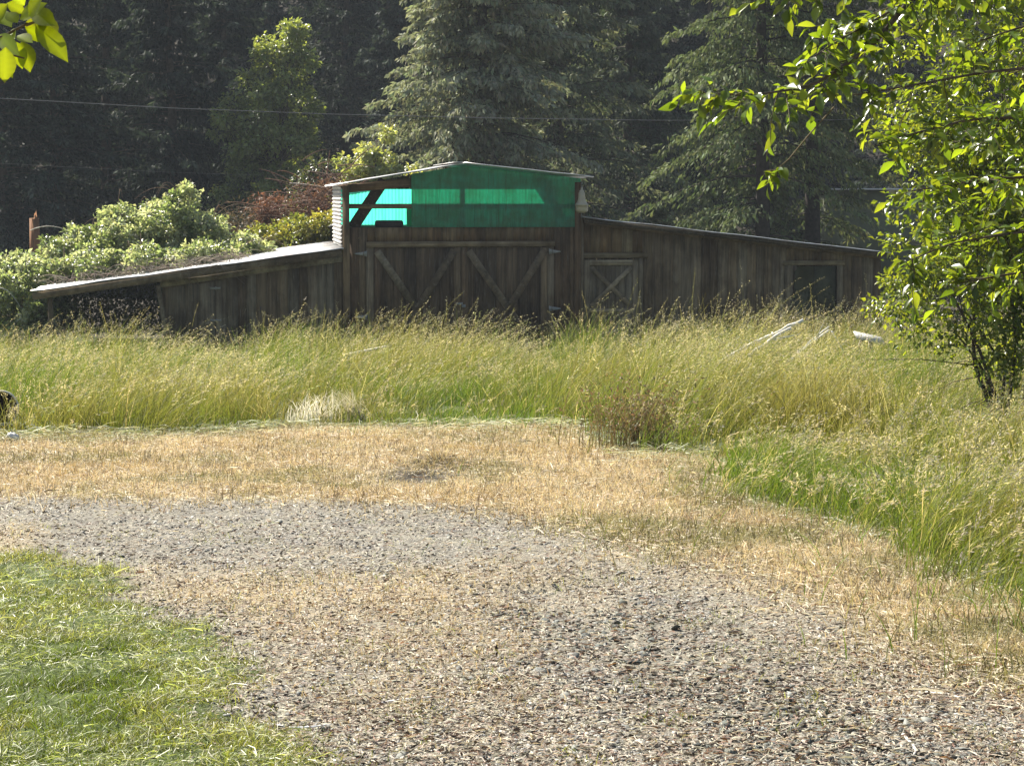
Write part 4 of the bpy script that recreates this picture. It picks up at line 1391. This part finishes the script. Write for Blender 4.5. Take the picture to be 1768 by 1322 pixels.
def build_near_tree():
    rng = np.random.default_rng(91)
    bx, by = 3.35, 9.6
    g = float(zg(bx, by))
    off = np.array([bx, by, g])
    t = thing('leafy_tree', 'bright backlit leafy tree reaching in from the right with pointed yellow green leaves', 'tree', off)
    wood, crown = MB(), MB()
    A = lambda *q: np.array([at(*p) for p in q])
    trunk = np.array([off + [0, 0, -.1], off + [-.05, 0, 1.2], off + [.0, 0, 2.4], off + [-.1, -.05, 3.6], off + [-.05, 0, 5.0]])
    wood.tube(trunk - off, [.13, .11, .095, .075, .04], 10, (.09, .075, .06))
    limbs = [
        (A((2040, -80, 9.5), (1800, -60, 9.2), (1572, 0, 8.9), (1440, 75, 8.7), (1395, 105, 8.6)), .15),
        (A((1572, 0, 8.9), (1500, 85, 8.7), (1400, 150, 8.5), (1290, 166, 8.4), (1215, 160, 8.35)), .12),
        (A((2050, 120, 9.5), (1850, 110, 9.2), (1700, 125, 9.0), (1560, 150, 8.8), (1470, 165, 8.7)), .2),
        (A((2050, 230, 9.5), (1860, 200, 9.4), (1680, 205, 9.2), (1540, 240, 9.0), (1500, 255, 9.0)), .2),
        (A((2050, 330, 9.5), (1870, 300, 9.6), (1700, 310, 9.5), (1570, 330, 9.3)), .2),
        (A((2050, -300, 9.4), (1800, -210, 9.0), (1600, -110, 8.7), (1440, -40, 8.5), (1350, -10, 8.4)), .2),
        (A((2050, -200, 9.4), (1850, -120, 9.6), (1660, -30, 9.7), (1500, 30, 9.6), (1420, 50, 9.5)), .2),
        (A((2060, 420, 9.5), (1900, 400, 9.6), (1760, 400, 9.5), (1640, 420, 9.4), (1560, 455, 9.3)), .2),
        (A((2060, 520, 9.5), (1900, 470, 9.7), (1760, 470, 9.7), (1650, 490, 9.6)), .2),
        (A((2050, 30, 9.5), (1900, 20, 9.8), (1750, 50, 9.9), (1640, 90, 9.9)), .2),
        (A((2050, 160, 9.5), (1900, 160, 9.9), (1760, 190, 10.0), (1640, 250, 10.0)), .2),
        (A((2050, 260, 9.5), (1900, 250, 10.0), (1780, 290, 10.2), (1690, 350, 10.2)), .2),
        (A((2060, 380, 9.5), (1920, 330, 10.0), (1800, 370, 10.0), (1720, 420, 9.9)), .2),
    ]
    for P, _ in limbs:
        wood.tube(polyline(P, .12) - off, np.linspace(.014, .003, len(polyline(P, .12))), 6, (.075, .062, .05))
    cols = [(.08, .135, .022), (.105, .165, .026), (.055, .10, .018), (.13, .18, .035)]
    spray_leaves(crown, wood, limbs, rng, .034, .30, 9, .080, cols, (.09, .08, .05), off)
    # the long bare twig that hangs down with one tuft, and the tip twig at left
    tw = A((1440, 185, 8.6), (1395, 235, 8.55), (1362, 275, 8.5), (1342, 292, 8.5))
    wood.tube(tw - off, np.linspace(.004, .002, 4), 5, (.12, .10, .06))
    tuft = [(A((1350, 284, 8.5), (1338, 298, 8.5), (1328, 305, 8.48)), 0.0)]
    spray_leaves(crown, wood, tuft, rng, .014, .06, 4, .078, cols, (.12, .10, .06), off)
    tip = [(A((1290, 166, 8.4), (1235, 158, 8.35), (1200, 166, 8.32), (1180, 160, 8.3)), 0.0)]
    spray_leaves(crown, wood, tip, rng, .07, .06, 3, .08, cols, (.12, .10, .06), off)
    wood.build('trunk', M['bark'], t, True)
    crown.build('crown', M['fleaf'], t)


build_near_tree()


def build_right_shrub():
    rng = np.random.default_rng(92)
    Y = 18.5
    bx = X(1745, Y)
    g = float(zg(bx, Y))
    off = np.array([bx, Y, g])
    t = thing('tall_shrub', 'dense small leaved shrub with dark slanting stems rising behind the meadow edge at right', 'shrub', off)

    def b(px, py, rx, rz, ry=.7, dy=0):
        q = at(px, py, Y + dy) - off
        return (q[0], q[1], q[2], rx, ry, rz)
    blobs = [b(1700, 120, .95, .8), b(1760, 250, 1.0, .8), b(1640, 300, .55, .55), b(1620, 420, .55, .45), b(1720, 400, .75, .6), b(1580, 480, .35, .25), b(1560, 540, .25, .12), b(1640, 540, .45, .25),
             b(1740, 540, .55, .5), b(1760, 640, .35, .35), b(1850, 350, 1.0, 1.6), b(1870, 620, .6, .6), b(1580, 230, .3, .5), b(1700, -60, 1.0, .7), b(1545, 500, .2, .35), b(1690, 600, .45, .3), b(1610, 575, .3, .2), b(1800, 500, .7, .7)]
    m = leafy(93, blobs, 660, .19, 44, .060, [(.115, .165, .038), (.15, .20, .05), (.075, .115, .028)], None, 2, .7)
    wood = m[0]
    stems = [((1745, 735), (1720, 690), (1690, 600), (1650, 520), (1610, 440)), ((1748, 735), (1735, 640), (1700, 580), (1660, 530)), ((1750, 735), (1755, 600), (1740, 400), (1730, 150)),
             ((1742, 735), (1700, 640), (1640, 560)), ((1752, 738), (1790, 600), (1820, 400), (1840, 200)), ((1745, 735), (1680, 620), (1690, 350), (1660, 200))]
    for s in stems:
        P = np.array([at(px, py, Y + .15 * rng.normal()) for px, py in s]) - off
        P[0] = np.array([rng.normal() * .06, rng.normal() * .06, -.05])
        wood.tube(polyline(P, .15), np.linspace(.026, .007, len(polyline(P, .15))), 6, (.055, .045, .036))
        Q = polyline(P, .11)
        for k in range(4, len(Q)):
            d = np.array([rng.normal(), rng.normal() * .5, rng.normal() * .5]) * .28
            wood.tube([Q[k], Q[k] + d * .6 + np.array([0, 0, .03]), Q[k] + d * 1.2], [.006, .004, .002], 4, (.07, .055, .045), False)
    put = m
    wood.build('stems', M['bark'], t, True)
    m[1].build('foliage', M['fleaf'], t)


build_right_shrub()


# ------------------------------------------------------------------ overhanging twig with broad leaves, top left
def build_overhang():
    rng = np.random.default_rng(95)
    Y = 3.3
    bx, by = -1.75, 3.4
    g = float(zg(bx, by))
    off = np.array([bx, by, g])
    t = thing('hazel_tree', 'twig of broad rounded backlit leaves hanging into the top left corner', 'tree', off)
    wood, crown = MB(), MB()
    A = lambda *q: np.array([at(*p) for p in q])
    wood.tube([(0, 0, -.05), (.03, 0, .8), (.0, 0, 1.8), (.1, 0, 2.8), (.05, 0, 3.6)], [.07, .06, .05, .04, .02], 8, (.09, .075, .06))
    tw = A((-860, 120, 3.4), (-500, 40, 3.4), (-200, 60, 3.35), (0, 66, 3.3), (45, 44, 3.3), (72, 12, 3.3))
    wood.tube(polyline(tw, .05) - off, np.linspace(.012, .0022, len(polyline(tw, .05))), 6, (.10, .08, .05))
    for s in (((-120, 70, 3.3), (0, 90, 3.3), (42, 101, 3.3)), ((45, 44, 3.3), (62, 38, 3.3), (76, 34, 3.3))):
        wood.tube(A(*s) - off, [.003, .002, .0014], 5, (.10, .08, .05))
    prof = [.05, .62, .92, 1.0, .86, .45, 0.0]
    # (stalk px, tip px, width px)
    L = [((62, 42), (118, 104), 50, .25), ((55, 20), (95, 42), 42, -.3), ((38, 72), (52, 124), 42, .2), ((30, 62), (56, 72), 30, .6), ((10, 82), (8, 144), 44, .3), ((5, 95), (0, 130), 46, -.3),
         ((-12, 20), (20, 44), 44, .5), ((42, 10), (20, -18), 30, .3), ((50, 28), (70, -8), 34, .2), ((20, 52), (24, 66), 22, -.5), ((-30, 70), (-30, 130), 46, .1), ((-60, 50), (-90, 100), 46, .3),
         ((-140, 60), (-130, 130), 46, .1), ((-200, 60), (-230, 130), 46, -.2), ((-90, 50), (-60, -20), 44, .2), ((-170, 50), (-160, -20), 44, .2), ((30, 40), (12, 20), 30, .2), ((58, 30), (50, 66), 30, -.2), ((66, 24), (98, 66), 44, .55), ((34, 34), (78, 4), 36, -.4), ((20, 70), (40, 118), 42, .6), ((0, 60), (30, 94), 36, -.5), ((-10, 88), (22, 132), 40, .4), ((12, 6), (44, 22), 32, .5), ((-20, 40), (12, 6), 40, .3), ((46, 50), (84, 70), 34, -.7)]
    base = []; dd = []; nn = []; ll = []; ww = []
    for (sx, sy), (ex, ey), wpx, tilt in L:
        dy = rng.normal() * .03
        p0 = at(sx, sy, Y + dy); p1 = at(ex, ey, Y + dy - .02 + rng.normal() * .02)
        base.append(p0 - off); dd.append(p1 - p0); ll.append(np.linalg.norm(p1 - p0)); ww.append(wpx / FPX * Y * .82)
        nn.append(np.array([tilt, -1.0, .45 + rng.normal() * .15]))
    n = len(base)
    fold_leaves(crown, np.array(base), np.array(dd), unit(np.array(nn)), np.array(ll), np.array(ww), jit((.135, .185, .012), n, rng, .2, .06), rng, 12, np.interp(np.linspace(0, 1, 13), np.linspace(0, 1, 7), prof), .12, .08, 1.5)
    # more of the same tree outside the frame
    n = 260
    p = np.array([.1, 0, 2.9]) + rng.normal(size=(n, 3)) * np.array([.45, .45, .5])
    p[:, 0] = np.minimum(p[:, 0], .45 - .3 * rng.random(n))
    fold_leaves(crown, p, rng.normal(size=(n, 3)) + np.array([0, 0, -.6]), unit(rng.normal(size=(n, 3)) * .4 + np.array([0, 0, 1])), np.full(n, .075), np.full(n, .05), jit((.13, .18, .02), n, rng, .2), rng, 6, prof, .12, .1)
    wood.build('trunk', M['bark'], t, True)
    crown.build('crown', M['fleaf'], t, True)


build_overhang()


# ------------------------------------------------------------------ small things in the grass
def gpt(px, py):
    """Where the line of sight of a photo pixel meets the ground."""
    r = (px - 884) / FPX; u = (661 - py) / FPX
    d = np.array([r, math.cos(PITCH) + u * math.sin(PITCH), -math.sin(PITCH) + u * math.cos(PITCH)])
    k = -EYE / (d[2] + .0375 * d[1])
    P = CAM + d * k
    P[2] = zg(P[0], P[1])
    return P


def stick(pixels, r, mat, label, name='fallen_stick', cat='stick', lift=.0, n=6):
    P = np.array([gpt(*p) for p in pixels])
    P[:, 2] += r * .9 + lift
    Q = polyline(P, max(.02, np.linalg.norm(P[-1] - P[0]) / 10))
    rng = np.random.default_rng(int(pixels[0][0]))
    Q = Q + rng.normal(size=Q.shape) * r * .35
    mb = MB(); mb.tube(Q - P[0], np.linspace(r, r * .55, len(Q)), n)
    return tag(mb.build(name, mat, None, True, P[0]), label, cat)


stick([(1598, 1197), (1635, 1203), (1668, 1211)], .0065, M['bleach'], 'pale bleached stick lying flat on the gravel near the right edge')
stick([(1646, 1132), (1680, 1140), (1730, 1144)], .005, M['bleach'], 'thin pale curved stick where the gravel meets the dry grass at right')
stick([(1558, 1272), (1574, 1287), (1583, 1300), (1577, 1308)], .007, M['bleach'], 'short hooked pale stick near the bottom right corner')
stick([(650, 1217), (700, 1211), (752, 1209)], .005, M['twig'], 'dark straight stick lying across the gravel below the centre', lift=.004)
stick([(455, 1252), (520, 1255), (580, 1247)], .005, M['twig'], 'dark curved stick at the edge of the green lawn', lift=.006)
stick([(555, 1106), (575, 1110), (594, 1112)], .006, M['bleach'], 'small pale twig on the gravel right of the lawn')
P = gpt(857, 1135)
mb = MB(); mb.tube([(0, 0, -.01), (.002, 0, .02), (-.001, .001, .04), (.002, 0, .052)], [.006, .0045, .007, .004], 6, (.05, .03, .02))
tag(mb.build('upright_stub', M['twig'], None, True, P), 'tiny dark stub standing upright in the middle of the gravel', 'twig')

# grass clump coloured near white, with a smaller pale tuft beside it
rng = np.random.default_rng(21)
P = gpt(540, 728)
n = 210
b = np.stack([(rng.random(n) * 2 - 1) * .27 + rng.normal(size=n) * .05, rng.random(n) * .5 - .05, np.zeros(n)], -1)
b[:, 2] = zg(b[:, 0] + P[0], b[:, 1] + P[1]) - P[2]
mb = MB()
c = jit((.86, .86, .81), n, rng, .15, .03)
hh = (.12 + .26 * rng.random(n)) * (.55 + .9 * vn(b[:, 0] * 6, b[:, 1] * 2, 1.0))
blades(mb, b, hh, np.stack([rng.normal(size=n) * .35 + .1, rng.normal(size=n) * .35 - .45], -1), .005 + .010 * rng.random(n), 4, c * .95, c, rng, 2.6)
tag(mb.build('pale_grass_clump', M['straw'], None, False, P), 'silvery white clump of pale grass at the meadow edge', 'grass clump')
P = gpt(615, 728)
n = 120
b = np.stack([rng.normal(size=n) * .05, np.abs(rng.normal(size=n)) * .1, np.zeros(n)], -1)
b[:, 2] = zg(b[:, 0] + P[0], b[:, 1] + P[1]) - P[2]
mb = MB()
c = jit((.66, .64, .52), n, rng, .2, .04)
blades(mb, b, .25 + .2 * rng.random(n), np.stack([rng.normal(size=n) * .3 - .5, rng.normal(size=n) * .3 - .3], -1), .007 + .005 * rng.random(n), 4, c * .9, c, rng)
tag(mb.build('pale_grass_clump', M['straw'], None, False, P), 'small narrow tuft of pale grass right of the bright white clump', 'grass clump')

# brown dock weed
P = gpt(1100, 772)
w = thing('dock_weed', 'dull brown half dry weed clump standing out in front of the tall grass', 'weed', P)
mb = MB(); fl = MB()
n = 200
b = np.stack([rng.normal(size=n) * .26, rng.normal(size=n) * .14 + .08, np.zeros(n)], -1)
b[:, 2] = zg(b[:, 0] + P[0], b[:, 1] + P[1]) - P[2]
H = .35 + .45 * rng.random(n)
ln = rng.normal(size=(n, 2)) * .3
blades(mb, b, H, ln, np.full(n, .008), 4, jit((.15, .13, .055), n, rng, .3), jit((.26, .20, .10), n, rng, .3), rng)
for k in range(9):
    t_ = .25 + .75 * rng.random(n)
    p = b.copy(); p[:, :2] += ln * (H * t_ ** 1.6)[:, None]; p[:, 2] += H * t_ * .96
    p += rng.normal(size=(n, 3)) * .02
    flakes(fl, p, unit(rng.normal(size=(n, 3)) + np.array([0, 0, .3])), .02 + .04 * rng.random(n), .008 + .014 * rng.random(n), np.where(rng.random((n, 1)) < .4, jit((.17, .18, .07), n, rng, .4), jit((.23, .155, .085), n, rng, .45)), rng)
mb.build('stalks', M['straw'], w)
fl.build('dry_leaves', M['straw'], w)

# pale debris in the grass on the right
def leaning(p0, p1, r, label, mat='bleach', name='dead_branch'):
    p0 = np.array(p0); p1 = np.array(p1)
    Q = polyline([p0, (p0 + p1) / 2 + np.array([0, 0, .05]), p1], .12)
    rg = np.random.default_rng(int(abs(p0[0]) * 100))
    Q = Q + rg.normal(size=Q.shape) * r * .2
    mb = MB(); mb.tube(Q - p0, np.linspace(r, r * .6, len(Q)), 7)
    for k in (len(Q) // 2, len(Q) * 3 // 4):
        d = rg.normal(size=3) * .12 + np.array([.05, 0, .1])
        mb.tube([Q[k] - p0, Q[k] - p0 + d * .6, Q[k] - p0 + d * 1.3], [r * .5, r * .35, r * .15], 5)
    tag(mb.build(name, M[mat], None, True, p0), label, 'branch')


q0 = at(1180, 668, 29.5); q0[2] = zg(q0[0], q0[1])
leaning(q0, at(1394, 549, 29.5), .040, 'bleached white branch slanting up out of the grass, the longer upper one')
q0 = at(1230, 660, 29.2); q0[2] = zg(q0[0], q0[1])
leaning(q0, at(1375, 560, 29.2), .036, 'shorter bleached branch just below the long white slanting one')
q0 = at(1330, 660, 30.5); q0[2] = zg(q0[0], q0[1])
leaning(q0, at(1442, 562, 30.5), .024, 'pale forked branch poking out of the grass below the wing window')


def grounded(px, py, Y):
    q = at(px, py, Y)
    q[2] = zg(q[0], q[1])
    return q


leaning(grounded(1335, 655, 31.0), at(1436, 560, 31.0), .022, 'short bleached stick slanting up right beside the crossing thin one below the window')
leaning(grounded(1478, 655, 31.2), at(1430, 563, 31.2), .020, 'thin bleached stick leaning left across the others below the window')
q0 = grounded(1503, 650, 31.5)
e = at(1503, 584, 31.5) - q0
mb = MB()
mb.beam(e + np.array([-.26, -.05, .06]), e + np.array([.22, .05, -.05]), .22, .02, (0, -.5, 1), (.42, .42, .41))
mb.beam((.05, .05, -.02), e + np.array([0, .03, -.02]), .06, .06, (0, 1, 0), (.3, .27, .22))
mb.beam((-.3, .2, -.02), e + np.array([-.12, .03, .02]), .05, .05, (0, 1, 0), (.3, .27, .22))
tag(mb.build('pale_board', M['twig'], None, False, q0), 'pale grey board propped in the grass beside the leafy shrub at right', 'board')

q0 = at(597, 640, 33); q0[2] = zg(q0[0], q0[1])
mb = MB()
e0 = at(598, 612, 33) - q0; e1 = at(668, 598, 33.6) - q0
mb.beam(e0, e1, .10, .025, (0, 0, 1), (.5, .48, .42))
mb.beam((0, 0, -.02), e0 + np.array([.02, 0, 0]), .09, .03, (0, 1, 0), (.22, .22, .22))
tag(mb.build('weathered_board', M['twig'], None, False, q0), 'grey weathered board propped up in the grass before the big doors', 'board')

# rusty bucket at the left edge and the pale stone by it
P = gpt(-8, 741)
Mx = np.eye(4)
ax = unit(np.array([.25, -1.0, .12])); sx = unit(np.cross((0, 0, 1.0), ax)); ux = np.cross(ax, sx)
Mx[:3, 0] = sx; Mx[:3, 1] = ux; Mx[:3, 2] = ax; Mx[:3, 3] = (0, .25, .19)
t = thing('rusty_bucket', 'rusty metal bucket tipped on its side at the left edge of the grass', 'bucket', P)
w = MB(); w.lathe([(.0, -.22), (.13, -.22), (.145, -.20), (.175, .14), (.185, .15)], 24, Mx); w.build('shell', M['rust'], t, True)
w = MB(); w.lathe([(.185, .15), (.192, .157), (.186, .166), (.176, .158), (.172, .145)], 24, Mx, (.5, .4, .3)); w.build('rim', M['bleach'], t, True)
w = MB(); w.lathe([(.171, .145), (.142, -.19), (.0, -.195)], 24, Mx); w.build('inside', M['rustdark'], t, True)
P = gpt(22, 766)
mb = MB()
rg = np.random.default_rng(8)
th = np.linspace(0, 2 * math.pi, 10, endpoint=False)
rows = [np.stack([r_ * np.cos(th) * (1 + .2 * rg.random(10)), r_ * .7 * np.sin(th), np.full(10, z_) + .008 * rg.normal(size=10)], -1) for r_, z_ in ((.05, -.01), (.065, .03), (.05, .065), (.015, .08))]
i = np.arange(3)[:, None] * 10; j = np.arange(10)[None]; j2 = (j + 1) % 10
mb.add(np.concatenate(rows), [np.stack([i + j, i + j2, i + 10 + j2, i + 10 + j], -1).reshape(-1, 4), (np.arange(10) + 30)[None]])
tag(mb.build('white_rock', M['white'], None, False, P), 'small white rock at the foot of the grass below the rusty bucket', 'rock')

# ------------------------------------------------------------------ haze
HAZE = True
if HAZE:
    q = NT('valley_haze')
    v = q.n('VolumePrincipled', {'Color': (.62, .70, .78), 'Density': .0005, 'Anisotropy': 0.0})
    q.t.links.new(v.outputs[0], q.out.inputs['Volume'])
    mb = MB(); mb.box(-430, 430, -70, 610, -4, 100)
    tag(mb.build('haze', q.m), kind='stuff')
